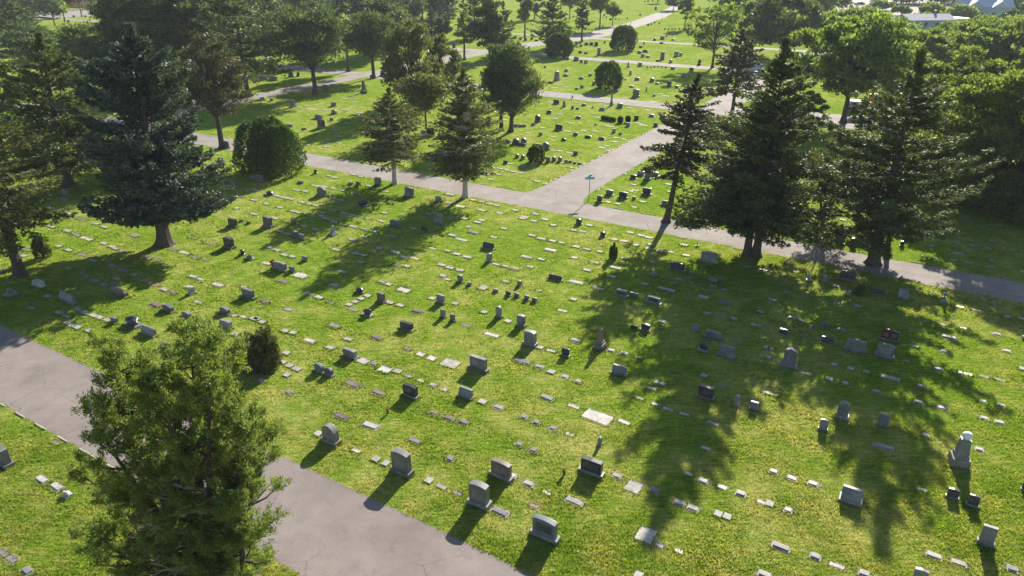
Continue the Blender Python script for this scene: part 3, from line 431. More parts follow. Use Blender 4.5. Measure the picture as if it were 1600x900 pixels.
def make_upright(key, px, py, wpx, extra):
    hpx, style, tone = float(extra[0])/4, extra[1], extra[2]
    x, y = at(px, py); kx, _ = row_px(x, y)
    w = max(.18, wpx/kx); h0 = max(.22, height_for(x, y, py-hpx))
    rg = random.Random(hash(key) & 0xffff)
    near = wpx > 7.4
    t = {'p': .9*w, 'o': w, 'v': .8*w, 'k': min(.5, .55*h0), 'r': .4*w}.get(style, min(.24, max(.13, .28*w)))
    if style in 'ftse' and wpx/ max(hpx, 1) < .75: t = min(.30, .42*w)
    h = max(.20, .94*height_for(x, y+t*.8, py-hpx))
    w = max(.16, (w-.2*t) if style not in 'pov' else w*.85)
    cx, cy = np.array([x, y])+NN*t*.5
    bh = 0 if style == 'm' or h < .3 else min(.28, .2*h) if style != 'o' else .22*h
    bw = w if style in 'pov' else w; bd = t
    bm_ = MB(); bv = .012 if near else 0
    z0 = bh
    die = h-bh
    if bh:
        ww, dd = (w*1.0, t*1.0) if style in 'ov' else (w*1.0+.0, t)
        if style in 'ov': w2, t2 = w*.62, t*.62
        elif style == 'k': w2, t2 = w*.93, t*.8; ww, dd = w*1.08, t*1.0
        else: ww, dd = w*1.12, t*1.45; w2, t2 = w*.92, t
    else: ww, dd, w2, t2 = w, t, w, t
    name = {'t': 'headstone', 's': 'headstone', 'f': 'headstone', 'k': 'slant_headstone', 'r': 'boulder_headstone', 'p': 'grave_pillar', 'o': 'obelisk', 'e': 'headstone', 'v': 'grave_statue', 'm': 'small_headstone'}[style]
    off = (0, 0, z0)
    if style == 't': bm_.prism(arch(w2, die, min(.34*w2, .35*die), 12), t2, 'y', bv, off)
    elif style == 's': bm_.prism(arch(w2, die, .07*die+.02*w2, 12), t2, 'y', bv, off)
    elif style == 'f' or style == 'm':
        k = rg.choice((0, .04, .07)) if near else 0
        bm_.prism([(-w2/2, 0), (w2/2, 0), (w2/2, die*(1-k)), (0, die), (-w2/2, die*(1-k))], t2, 'y', bv, off)
    elif style == 'e':
        bm_.frustum(w2, t2*1.05, w2*.94, t2, die*.76, z0)
        bm_.box(w2*1.04, t2*1.14, .05, (0, 0, z0+die*.76), .01)
        bm_.prism([(-w2*.5, 0), (w2*.5, 0), (w2*.42, die*.08), (0, die*.2), (-w2*.42, die*.08)], t2, 'y', bv, (0, 0, z0+die*.76+.05))
    elif style == 'k': bm_.prism([(-t2/2, 0), (t2/2, 0), (t2/2, die), (t2*.12, die), (-t2/2, die*.22)], w2, 'x', bv, off)
    elif style == 'r':
        bm_.blob((0, 0, z0+die*.42), (w2*.52, t2*.6, die*.58), 3, .22, rg.randint(0, 999))
    elif style == 'p':
        bm_.frustum(w2, t2, w2*.86, t2*.86, die*.9, z0); bm_.blob((0, 0, z0+die*.9), (w2*.42, t2*.42, die*.1), 2)
    elif style == 'o':
        bm_.box(w2*1.2, t2*1.2, die*.14, (0, 0, z0)); bm_.frustum(w2*.9, t2*.9, w2*.55, t2*.55, die*.76, z0+die*.14); bm_.frustum(w2*.55, t2*.55, .01, .01, die*.1, z0+die*.9)
    elif style == 'v':
        bm_.frustum(w2*.9, t2*.9, w2*.8, t2*.8, die*.4, z0)
        bm_.blob((0, 0, z0+die*.60), (w2*.36, t2*.34, die*.26), 2, .1, 3); bm_.blob((0, 0, z0+die*.91), (w2*.2, w2*.2, die*.1), 2)
        bm_.box(w2*1.15, t2*.2, die*.11, (0, 0, z0+die*.62), .01)
    if style in 'ftser' and near: pass
    lean = (rg.gauss(0, .012), 0, ROWZ+rg.gauss(0, .03))
    mat = 'stone_'+tone
    btone = {'d': rg.choice('lg'), 'r': 'l', 'b': 'l'}.get(tone, tone if rg.random() < .6 else 'l')
    FOOT.append((cx, cy, ROWZ, ww, dd))
    if near and bh:
        root = empty(name, (cx, cy, 0), rot=lean)
        die_o = bm_.build('tablet' if style not in 'pov' else 'shaft', mat, root, smooth=(style in 'r'))
        b = MB()
        if style in 'oe':
            b.box(ww*1.15, dd*1.15, bh*.55, bevel=bv); b.box(ww, dd, bh*.45-.003, (0, 0, bh*.55), bv)
        else: b.box(ww, dd, bh-.002, bevel=bv)
        b.build('base', 'stone_'+btone, root)
        if wpx > 17 and style in 'fs':       # carved panel on the face that looks towards the near road
            if tone == 'r':
                for s in (-1, 1):
                    pm = MB(); pm.prism(arch(w2*.34, die*.5, .05), .012, 'y', 0, (s*w2*.24, -t2/2-.004, z0+die*.2)); pm.build('face_panel', 'red_panel', root)
            else:
                pm = MB(); pm.prism([(-w2*.36, 0), (w2*.36, 0), (w2*.36, die*.52), (-w2*.36, die*.52)], .012, 'y', 0, (0, -t2/2-.003, z0+die*.22)); pm.build('face_panel', 'polished' if tone in 'db' else 'stone_g', root)
    else:
        if bh: bm_.box(ww, dd, bh-.002)
        root = bm_.build(name, mat, smooth=(style == 'r')); root.location = (cx, cy, 0); root.rotation_euler = lean
    kind = {'t': 'rounded headstone', 's': 'arched headstone', 'f': 'block headstone', 'k': 'slanted headstone', 'r': 'rough boulder headstone', 'p': 'short pillar', 'o': 'obelisk', 'e': 'gabled headstone', 'v': 'statue', 'm': 'small headstone'}[style]
    cat = {'p': 'pillar', 'o': 'obelisk', 'v': 'statue'}.get(style, 'headstone')
    ITEMS.append([root, key, px, py-hpx/2, STNAME[tone]+' '+kind, cat, 'headstones standing on the cemetery lawn'])

def flat_geo(x, y, L, dep, style, rg, rz):
    slab, skirt = MB(), None
    if style == 'b':
        hh = rg.uniform(.04, .075); skirt = MB().box(L+.14, dep+.14, .02, bevel=.005)
        slab.prism([(-dep/2, 0), (dep/2, 0), (dep/2, hh), (-dep/2, hh*.72)], L, 'x', .010, (0, 0, .018))
    else: slab.box(L, dep, .018, bevel=.004)
    return slab, skirt
def flats():
    rows = parse(FL); rows.sort(key=lambda r: -r[3]*1.0)
    keep = rows[:300]; rest = rows[300:]
    for key, px, py, lpx, ex in keep:
        x, y = at(px, py); _, k = row_px(x, y)
        tone = ex[0]; style = 'b' if 'b' in ex[1:] else 'f'
        L = max(.25, lpx/k*.95 - (.16 if style == 'b' else 0)); dep = max(.2, min(.33, .36*L))
        for e in ex[1:]:
            if e[0] == 'd': dep = float(e[1:])*.85
        rg = random.Random(hash(key) & 0xffff)
        big = lpx > 11
        slab, skirt = flat_geo(x, y, L, dep, style, rg, 0)
        name = 'bevelled_marker' if style == 'b' else 'flush_marker'
        FOOT.append((x, y, ROWZ, L+(.10 if style == 'b' else -.03), dep+(.10 if style == 'b' else -.03)))
        rot = (rg.gauss(0, .008), rg.gauss(0, .012), ROWZ+rg.gauss(0, .035))
        # an uneven rim of trimmed turf and bare soil round the slab
        if big:
            root = empty(name, (x, y, 0), rot=rot)
            slab.build('slab', 'stone_'+tone, root)
            if skirt: skirt.build('concrete_skirt', 'concrete', root)
            m = rg.uniform(.03, .11); W2, D2 = L/2+.08*(style == 'b')+m, dep/2+.08*(style == 'b')+m
            ring = [(W2*math.copysign(abs(math.cos(a))**.35, math.cos(a))*rg.uniform(.93, 1.07), D2*math.copysign(abs(math.sin(a))**.35, math.sin(a))*rg.uniform(.9, 1.12)) for a in [i*2*math.pi/20 for i in range(20)]]
            me = bpy.data.meshes.new('soil_rim'); me.from_pydata([(a, b, .006) for a, b in ring], [], [tuple(range(20))]); link('soil_rim', me, 'soil', root)
        else:
            if skirt:
                me = bpy.data.meshes.new('q'); skirt.bm.to_mesh(me); slab.bm.from_mesh(me); skirt.bm.free(); bpy.data.meshes.remove(me)
            root = slab.build(name, 'stone_'+tone); root.location = (x, y, 0); root.rotation_euler = rot
        size = 'tiny' if L < .45 else 'long' if L > 1.15 else 'small' if L < .68 else ''
        if dep > .5: size = 'very large'
        desc = (size+' '+STNAME[tone]+(' raised' if style == 'b' else ' flush')+' grave marker').strip()
        ITEMS.append([root, key, px, py, desc, 'grave marker', 'flat grave markers set in the lawn'])
    allv = MB()
    for key, px, py, lpx, ex in rest:
        x, y = at(px, py); _, k = row_px(x, y); L = max(.3, lpx/k); allv.box(L, .33, .05, (x, y, 0), rz=ROWZ)
        FOOT.append((x, y, ROWZ, L, .33))
    o = allv.build('distant_flat_markers', 'stone_w')
    tag(o, 'many small pale markers scattered far off in the grass', 'grave markers', kind='stuff')
for key, px, py, wpx, ex in parse(UP): make_upright(key, px, py, wpx, ex)
flats()

# the ball-topped monument
x, y = at(1497, 730); x, y = np.array([x, y])+NN*.3
plain('white_marble', (.62, .61, .58), (.75, .74, .70), 4, .5, 0)
root = empty('ball_monument', (x, y, 0), ROWZ+.25)
hb = height_for(x, y, 675.5)
MB().box(.80, .78, .05, bevel=.01).frustum(.72, .70, .68, .66, .34, .05).build('plinth', 'stone_o', root)
MB().frustum(.54, .54, .50, .50, .18, .392).build('base', 'stone_l', root)
MB().frustum(.46, .46, .34, .34, hb-.40-.57, .574).box(.40, .40, .05, (0, 0, hb-.396), .012).build('shaft', 'stone_l', root)
MB().blob((0, 0, hb-.175), (.2, .2, .18), 3).box(.2, .2, .1, (0, 0, hb-.42)).build('ball', 'white_marble', root, smooth=True)
FOOT.append((x, y, ROWZ, .85, .85))
tag(root, 'tall white monument with a ball on top and brown stepped base', 'monument')

# ---------------------------------------------------------------- labels from what stands next to what
LAND = []
ORD = ['', 'second ', 'third ', 'fourth ', 'fifth ', 'sixth ', 'seventh ', 'eighth ', 'ninth ', 'tenth ', 'eleventh ', 'twelfth ', 'thirteenth ', 'fourteenth ', 'fifteenth ', 'sixteenth ']
EXTRA_LAND = [("the ball-topped monument", 1500, 710), ("the blue spruce trunk", 258, 380), ("the street sign", 920, 300), ("the twin fir trunks", 1175, 396), ("the deodar trunk", 1362, 412),
              ("the leaning conifer's foot", 1043, 345), ("the left road conifer's foot", 617, 285), ("the right road conifer's foot", 727, 306), ("the big round shrub", 425, 250), ("the juniper bush", 402, 560),
              ("the small bush by the side road", 838, 250), ("the far round bush", 975, 75), ("the middle round bush", 950, 132), ("the left spruce's foot", 30, 428), ("the dark spruce's foot", 108, 290),
              ("the side road mouth", 860, 302), ("the twin-trunk tree", 790, 203), ("the diagonal road", 985, 40), ("the tall airy tree", 1113, 103), ("the leafless shrub tree", 1288, 350),
              ("the shaded corner by the middle road", 1560, 410), ("the young bush on the lawn", 958, 392), ("the crossing of the far roads", 1060, 178), ("the street at the far left", 120, 28)]
def label_all():
    for r, px, py in EXTRA_LAND: LAND.append((r, px, py, None))
    for it in ITEMS:
        mk = MARK.get(it[1])
        if mk: LAND.append((mk[0], it[2], it[3], it[1]))
    groups = {}
    for it in ITEMS:
        root, key, px, py, desc, cat, grp = it
        mk = MARK.get(key)
        if mk: tag(root, mk[1], cat, grp); continue
        best = min(LAND, key=lambda l: ((l[1]-px)**2+((l[2]-py)*1.5)**2))
        dx, dy = px-best[1], (py-best[2])*1.5
        rel = ('right of' if dx > 0 else 'left of') if abs(dx) > abs(dy) else ('in front of' if dy > 0 else 'behind')
        groups.setdefault((desc, best[0], rel), []).append((math.hypot(dx, dy), it))
    for (desc, ref, rel), L in groups.items():
        L.sort(key=lambda q: q[0])
        for i, (_, it) in enumerate(L):
            s = desc+' '+rel+' '+ref if len(L) == 1 else f"{desc}, {ORD[i]}nearest {rel} {ref}"
            if len(s.split()) > 16: s = s.replace('grave marker', 'marker')
            if len(s.split()) > 16: s = s.replace(' headstone', ' stone', 1)
            if len(s.split()) > 16: s = s.replace(' flush', '').replace(' raised', '')
            if len(s.split()) > 16: s = s.replace('nearest ', '')
            if len(s.split()) > 16: s = ' '.join(q for q in s.split() if q != 'the')
            tag(it[0], s, it[5], it[6])
    return
label_all()
# ---------------------------------------------------------------- trees
def unit(a): return a/np.maximum(np.linalg.norm(a, axis=1), 1e-9)[:, None]
def leaves_mesh(name, c, u, l, wr, rg):      # rhombic leaf sprays
    n = len(c); u = unit(u); r = unit(rg.normal(size=(n, 3))); v = unit(np.cross(u, r))
    l = l[:, None]; w = l*wr
    b = c-u*l*.5
    V = np.stack([b, b+u*l*.45+v*w*.5, b+u*l, b+u*l*.45-v*w*.5], 1).reshape(-1, 3)
    return np_mesh(name, V, np.arange(4*n).reshape(n, 4))
def sway(p, Ht, lean, bend):
    q = p.copy(); k = np.clip(p[:, 2]/Ht, 0, 1.2)
    q[:, 0] += lean[0]*k+bend*Ht*np.sin(k*math.pi)*.5; q[:, 1] += lean[1]*k; return q
def conifer(Ht, Rd, cb, n, leaf, rg, p=.85, wid=.22, a0=-.12, droop=.12, tip=.18, nb=None, bulge=.5, topup=.55, hang=.12, wr=.38, gaps=.12):
    nb = nb or int(70+Ht*9)
    t = rg.random(nb)**1.15; z0 = (cb+(1-cb)*t)*Ht*.97
    az = np.arange(nb)*2.39996+rg.normal(0, .35, nb)
    Rd = Rd*.98
    prof = Rd*(1-t)**p*np.clip((1-t)*3.2+.18, 0, 1)*np.clip(bulge+t*3, 0, 1)+.03*Rd
    lump = 1+.22*np.sin(az*2+t*9+rg.random()*6)+.12*np.sin(az*3+rg.random()*6)
    L = prof*rg.uniform(.70, 1.18, nb)*lump
    L *= np.where(rg.random(nb) < gaps, rg.uniform(.3, .6, nb), 1)
    wgt = L**1.25+.08*Rd; k = rg.choice(nb, n, p=wgt/wgt.sum())
    s = rg.random(n)**.62; s = .12+.9*s
    Lk, tk = L[k], t[k]
    lat = rg.normal(0, 1, n)*wid*Lk*(.25+1.1*s*(1.08-s))
    out = np.c_[np.cos(az[k]), np.sin(az[k]), np.zeros(n)]; side = np.c_[-np.sin(az[k]), np.cos(az[k]), np.zeros(n)]
    a = a0*(1-tk)+topup*tk
    zz = z0[k]+Lk*(a*s-droop*(1-tk)*s**1.5+tip*s**4)-np.abs(lat)*.3-hang*rg.random(n)**1.5*Lk**.5*(1-tk*.6)
    # needles gather on side sprays, each a finger of its own
    ns = 7; key = k*ns*2+rg.integers(0, ns*2, n); hs = lambda q, m_: (np.sin(q*12.9898*m_+m_)*43758.5453) % 1.0
    sj = .18+.82*((key % ns)+hs(key, 1.3))/ns; sg = np.where((key//ns) % 2 == 0, 1., -1.)*(.35+.9*hs(key, 2.1))
    spl = Lk*wid*2.0*(.30+1.0*sj*(1.12-sj))*(.7+.6*hs(key, 3.7)); rj = rg.random(n)**.75
    zz = z0[k]+Lk*(a*sj-droop*(1-tk)*sj**1.5+tip*sj**4)
    sd = out*(.85+.25*hs(key, 4.4))[:, None]+side*sg[:, None]; sd[:, 2] += a*.5+tip*1.1*sj-hang*.6*(1-tk)*(hs(key, 5.9))
    sd = unit(sd); c = out*(Lk*sj)[:, None]; c[:, 2] = zz
    c = c+sd*(spl*rj)[:, None]+rg.normal(0, 1, (n, 3))*(spl*.10*(1.15-rj)+.010*Rd)[:, None]
    c[:, 2] -= hang*.35*rg.random(n)**2.2*Lk**.5*(1-tk*.6)
    u = sd*1.1+rg.normal(0, .36, (n, 3))
    nt_ = max(20, n//120); zt = Ht*(1-.07*rg.random(nt_)**1.5)         # leader
    ct = np.c_[rg.normal(0, .03*Rd, (nt_, 2)), zt]; c = np.r_[c, ct]; u = np.r_[u, np.c_[rg.normal(0, .5, (nt_, 2)), np.ones(nt_)]]
    ll = leaf*rg.uniform(.6, 1.35, len(c))
    return c, u, ll, wr, (z0, az, L, a0*(1-t)+topup*t, droop*(1-t), tip)
def clumpy(Ht, Rd, cb, n, leaf, rg, m=60, rc=.26, shell=.55, vert=1.0, up=.25, top=.0, wr=.55, flatc=.6, pw=2.2):
    cz = (cb+1)/2*Ht; Rz = (1-cb)/2*Ht
    d = unit(rg.normal(size=(m, 3))); rr = shell+(1-shell)*rg.random(m)**.6
    cc = d*rr[:, None]; cc[:, :2] *= Rd*(1-rc*.55); 
    cc[:, 2] *= Rz*(1-rc*.5)
    lob = 1+.16*np.sin(np.arctan2(d[:, 1], d[:, 0])*3+rg.random()*6)+.10*rg.normal(size=m)
    cc[:, :2] *= (lob*(1-top*np.clip(cc[:, 2]/Rz, -1, 1)))[:, None]; cc[:, 2] += cz
    rad = rc*Rd*rg.uniform(.6, 1.35, m)
    k = rg.choice(m, n, p=rad**2/(rad**2).sum())
    e = unit(rg.normal(size=(n, 3))); e[:, 2] = np.where(rg.random(n) < .55, np.abs(e[:, 2]), e[:, 2])
    q = rg.random(n)**.45
    c = cc[k]+e*(rad[k]*q)[:, None]*np.array([1, 1, flatc*vert])
    u = e+rg.normal(0, .5, (n, 3)); u[:, 2] += up
    return c, u, leaf*rg.uniform(.6, 1.4, n), wr, (cc, cz)
TREES = []
def stem_tubes(mb, Ht, lean, bend, r0, top=.97, seg=9, rg=None):
    k = np.r_[0, .012, .03, .07, np.linspace(.14, top, 11)]
    P = np.c_[np.zeros((len(k), 2)), k*Ht]; P = sway(P, Ht, lean, bend)
    if rg is not None: P[3:, :2] += rg.normal(0, .012*r0*8, (len(k)-3, 2))
    rad = [r0*(1.75 if q == 0 else 1.35 if q < .02 else 1.12 if q < .05 else max(.05, 1-q*.97)) for q in k]
    mb.tube(P, rad, seg)
def tree(kind, base, topy, wpx, cb, mat, label, name='conifer_tree', topx=None, bark='bark', cat='tree', seed=None, r0=None, bend=0, dens=1.0, group=None, stems=None, **kw):
    x, y = at(*base); Ht = height_for(x, y, topy)
    rg = np.random.default_rng(seed if seed is not None else int(base[0]*7+base[1]*13) & 0xffff)
    lean = (0.0, 0.0)
    if topx is not None:
        a = (H-Ht)*ST+y*CT; lean = ((topx-800)*a/F-x, 0.0)
    am = (H-Ht*(.45))*ST+y*CT; ppm = F/am; Rd = wpx/2/ppm
    crown_px = wpx*Ht*(1-cb)*ppm*.75
    n = int(np.clip(crown_px*1.15*dens, 1500, 90000)); leaf = max(.07, 5.4/ppm)*kw.pop('leafk', 1.0)
    vis = base[1] > 100
    root = empty(name, (x, y, 0))
    if kind == 'conifer': c, u, ll, wr, br = conifer(Ht, Rd, cb, n, leaf, rg, **kw)
    else: c, u, ll, wr, br = clumpy(Ht, Rd, cb, n, leaf, rg, **kw)
    c = sway(c, Ht, lean, bend)
    ok = c[:, 2] > .05
    me = leaves_mesh('crown', c[ok], u[ok], ll[ok], wr, rg); link('crown', me, mat, root)
    r0 = r0 or max(.10, .021*Ht); mb = MB()
    if stems:
        for (ax, ay, hh, rr) in stems:
            pts = [(0, 0, 0), (ax*.25, ay*.25, hh*.25), (ax*.6, ay*.6, hh*.6), (ax, ay, hh)]
            mb.tube(pts, [rr*1.3, rr, rr*.75, rr*.35], 7)
    else: stem_tubes(mb, Ht, lean, bend, r0, top=.97 if kind == 'conifer' else (cb+1)/2+.12, rg=rg)
    if kind == 'conifer':
        z0, az, L, a, dr, tp = br
        step = 1 if vis and wpx > 90 else 3
        for i in range(0, len(z0), step):
            s = np.array([0, .3, .6, .9]); q = np.c_[np.cos(az[i])*L[i]*s, np.sin(az[i])*L[i]*s, z0[i]+L[i]*(a[i]*s-dr[i]*s**1.5+tp*s**4)]
            q = sway(q, Ht, lean, bend); rr = .010*Ht**.5*(L[i]/Rd)+.008
            mb.tube(q, [rr*1.6, rr*1.1, rr*.7, rr*.3], 4)
    else:
        cc, cz = br; zb = cb*Ht
        for i in range(len(cc)):
            f = rg.uniform(.1, .97); zs = zb*.8+(cc[i, 2]-zb*.8)*f*.75 if cc[i, 2] > zb*.8 else zb*.8
            q = np.array([(0, 0, zs), (cc[i, 0]*.35, cc[i, 1]*.35, zs+(cc[i, 2]-zs)*.5), (cc[i, 0]*.8, cc[i, 1]*.8, zs+(cc[i, 2]-zs)*.85), cc[i]])
            q = sway(q, Ht, lean, bend); rr = r0*.2
            mb.tube(q, [rr*1.3, rr, rr*.6, rr*.25], 4)
    mb.build('trunk', bark, root)
    tag(root, label, cat, group); TREES.append(root)
    return root
C, P = 'conifer', 'clumpy'
# near and middle distance
tree(C, (258, 382), 38, 184, .15, 'blue_needles', 'massive blue-grey spruce with a thick grey trunk on the sunlit lawn', 'blue_spruce', p=.46, wid=.24, tip=.26, a0=-.02, droop=.14, r0=.52, hang=.25, wr=.6, dens=2.3, bulge=.62, bend=-.012, nb=300, topx=203)
tree(C, (108, 290), 52, 158, .15, 'dark_needles', 'dark green spruce with rusty cones at its top, behind the blue spruce', 'spruce_tree', p=.6, wid=.24, tip=.16, hang=.25, droop=.08, r0=.45, dens=1.4, bulge=.8, nb=260, topx=60)
tree(C, (32, 430), 110, 220, .27, 'olive_needles', 'brownish drooping spruce cut by the left edge, with a leaning grey trunk', 'spruce_tree', p=.7, wid=.13, a0=-.15, droop=.10, tip=.1, hang=.2, r0=.36, dens=.7, bulge=.8, gaps=.3)
tree(P, (12, 255), 62, 95, .2, 'light_leaves', 'pale green broad tree at the left edge behind the spruces', 'broadleaf_tree', m=50)
tree(P, (170, 160), 48, 125, .22, 'pine_needles', 'flat-layered pine seen over the left shoulder of the blue spruce', 'pine_tree', m=90, shell=.25, flatc=.35, wr=.35)
tree(P, (72, 140), 32, 100, .25, 'pine_needles', 'grey-green pine behind the rusty-topped spruce', 'pine_tree', m=90, shell=.25, flatc=.4, wr=.35)
tree(P, (348, 231), 42, 132, .24, 'brown_needles', 'brownish pine with a bare top spike beside the middle road', 'pine_tree', m=110, shell=.3, flatc=.45, wr=.32, top=.45, r0=.33, rc=.24)
tree(P, (235, 145), -45, 130, .12, 'dark_needles', 'very dark tall pine, left one of three behind the blue spruce top', 'pine_tree', m=120, shell=.3, flatc=.5, wr=.35, top=.2, dens=1.3)
tree(P, (310, 138), -60, 125, .15, 'dark_needles', 'very dark tall pine, middle one of three behind the blue spruce top', 'pine_tree', m=120, shell=.3, flatc=.5, wr=.35, top=.2, dens=1.3)
tree(C, (388, 152), -50, 150, .22, 'pine_needles', 'tall layered pine, right one of three, with see-through horizontal branches', 'pine_tree', p=.6, wid=.2, a0=0, droop=.1, tip=.1, dens=.75, gaps=.3, bulge=.8)
tree(P, (493, 148), 5, 125, .28, 'pine_needles', 'dark rounded pine with a bare trunk beside the back road, left of its twin', 'pine_tree', m=110, shell=.3, flatc=.6, wr=.32, r0=.38, dens=1.3)
tree(P, (584, 122), 12, 105, .30, 'pine_needles', 'dark spreading pine with a bare trunk standing on the back road edge', 'pine_tree', m=90, shell=.3, flatc=.5, wr=.32, r0=.34, dens=1.3)
tree(P, (545, 112), 4, 85, .22, 'dark_needles', 'shadowy pine between the two bare-trunk pines by the back road', 'pine_tree', m=40, flatc=.55, wr=.35)
tree(P, (645, 168), 28, 98, .03, 'olive_needles', 'tall grey-green juniper with several pointed lobes behind the rounded pine', 'juniper_tree', m=120, rc=.2, vert=1.6, up=.8, wr=.4, top=.35)
tree(P, (690, 155), 48, 62, .03, 'olive_needles', 'smaller grey-green juniper with a pale tip, right of the tall one', 'juniper_tree', m=80, rc=.22, vert=1.6, up=.8, wr=.4, top=.35)
tree(P, (666, 205), 108, 96, .30, 'olive_needles', 'rounded yellow-green pine with short trunks between two road conifers', 'pine_tree', m=70, shell=.3, rc=.32, wr=.4, flatc=.8)
tree(C, (617, 287), 138, 104, .26, 'olive_needles', 'small conical spruce at the road edge, left one of the two road conifers', 'spruce_tree', p=.55, wid=.26, hang=.15, tip=.05, a0=.0, droop=.04, bark='pale_bark', r0=.24, dens=1.1, bulge=.9, nb=240, topx=607)
tree(C, (727, 308), 106, 102, .22, 'olive_needles', 'oval dark conifer at the road edge, right one of the two road conifers', 'spruce_tree', p=.42, wid=.3, hang=.25, tip=.02, a0=.05, droop=.06, bark='pale_bark', r0=.26, dens=1.35, bulge=.8, nb=280, topx=724)
tree(P, (783, 204), 60, 82, .18, 'pine_needles', 'bushy dark pine, left of the twin trunks on the sunny lawn', 'pine_tree', m=120, shell=.3, rc=.25, wr=.34, vert=1.3, up=.7, top=.2, r0=.26)
tree(P, (798, 206), 66, 98, .16, 'pine_needles', 'bushy dark pine, right of the twin trunks on the sunny lawn', 'pine_tree', m=120, shell=.3, rc=.25, wr=.34, vert=1.3, up=.7, top=.3, topx=808, r0=.30)
def bush(px, py, ty, w, label, mat='bush_leaves', name='round_shrub', lobes=((0, 0, 1, 1),), cat='shrub', leafk=1.0, dens=1.0, egg=.12, up=.9, spiky=False):
    x, y = at(px, py); Ht = height_for(x, y, ty); am = (H-Ht*.5)*ST+y*CT; ppm = F/am; Rd = w/2/ppm
    rg = np.random.default_rng(int(px*3+py)); n = int(np.clip(w*Ht*ppm*2.1*dens, 1200, 60000)); C_, U_, L_ = [], [], []
    mb = MB()
    for (ox, oy, sr, sh) in lobes:
        nn = int(n*sr*sh/sum(a*b for _, _, a, b in lobes)); th = rg.uniform(0, 2*math.pi, nn); zz = rg.random(nn)**.75
        prof = np.sqrt(np.clip(1-np.abs((zz-.42)/.6)**2.6, 0, 1)); prof = prof*(1-egg*zz)
        lump = 1+.10*np.sin(th*3+zz*5+px)+.07*np.sin(th*6-zz*9+px*2)+.06*np.sin(th*11+zz*17)
        if spiky: hq = (np.floor(th*7/math.pi)*7.13+np.floor(zz*4)*3.7); cell = (np.sin(hq*12.9898)*43758.5453) % 1.0; prof = prof*(.72+.45*cell); zz = zz*(.8+.25*((cell*7.7) % 1.0))
        rr = Rd*sr*prof*lump*(1-.32*rg.random(nn)**2.2)+rg.normal(0, .03*Rd*sr, nn)
        c = np.c_[np.cos(th)*rr+ox*Rd, np.sin(th)*rr+oy*Rd, (zz*Ht*sh*.97+.05)*(1+.03*np.sin(th*5+2))]
        u = np.c_[np.cos(th)*.6, np.sin(th)*.6, np.full(nn, up)]+rg.normal(0, .4, (nn, 3))
        C_.append(c); U_.append(u); L_.append((4.4/ppm*leafk)*rg.uniform(.6, 1.4, nn))
        for k in range(5): mb.tube([(ox*Rd, oy*Rd, 0), (ox*Rd+rg.normal(0, .2)*Rd, oy*Rd+rg.normal(0, .2)*Rd, Ht*sh*.75)], [.05, .02], 5)
    root = empty(name, (x, y, 0))
    link('crown', leaves_mesh('crown', np.vstack(C_), np.vstack(U_), np.concatenate(L_), .42, rg), mat, root)
    mb.build('trunk', 'bark', root)
    tag(root, label, cat); return root
bush(425, 268, 184, 116, 'large dark green shrub of several rounded lobes at the middle road', lobes=((-.36, -.05, .66, .95), (.38, -.15, .64, .90), (0, .2, .7, 1.0), (0, -.3, .6, .8)), egg=.35, up=.5)
bush(950, 138, 97, 40, 'egg-shaped dark shrub on the lawn above the cross road, middle one of the round shrubs', egg=.05)
bush(973, 79, 40, 38, 'dark round shrub beside the start of the diagonal road, far one of the round shrubs', egg=.02)
bush(873, 89, 52, 40, 'low dark round shrub at the foot of a light green tree', egg=.1)
bush(838, 253, 228, 27, 'small dark bush among little headstones left of the side road', name='small_bush', egg=.1)
bush(403, 571, 517, 76, 'feathery dark juniper bush on the lawn behind the foreground cedar', 'olive_needles', 'juniper_bush', lobes=((0, .1, .42, .9), (.5, .1, .36, 1), (-.45, .2, .38, .82), (.15, -.4, .4, .7), (.8, -.1, .3, .8), (-.75, -.2, .3, .55), (.3, .5, .35, .95), (-.1, -.55, .36, .6), (.6, -.5, .34, .5)), egg=.1, up=1.1, spiky=True, leafk=1.25, dens=.8)
bush(958, 404, 381, 15, 'tiny young bush alone on the sunny lawn', 'olive_leaves', 'young_bush', lobes=((0, 0, .4, 1), (.5, .1, .35, .7), (-.5, 0, .4, .8), (.1, -.5, .3, .6)), egg=.2, dens=.3, spiky=True)
bush(68, 403, 372, 26, 'small brown-green bush beside the leaning grey trunk at the left', 'olive_needles', 'small_bush', egg=.3, dens=.8)
bush(1343, 462, 447, 12, 'tiny green shrub beside the black headstone near the road', 'olive_leaves', 'young_bush')
bush(969, 192, 184, 7, 'little round green shrub on the lawn below the cross road', 'bush_leaves', 'young_bush')
bush(981, 191, 183, 6, 'little reddish bush atop a small headstone below the cross road', 'purple_leaves', 'young_bush')
for i, (bx, by) in enumerate(((943, 187), (948, 188), (953, 189), (958, 190))):
    bush(bx, by, by-4, 6, ('leftmost', 'second from the left', 'third from the left', 'rightmost')[i]+' of four low bushes forming a short hedge below the cross road', 'bush_leaves', 'low_bush', dens=.5)
bush(673, 212, 201, 12, 'small bright yellow-green bush in shade between the road conifers', 'light_leaves', 'young_bush')
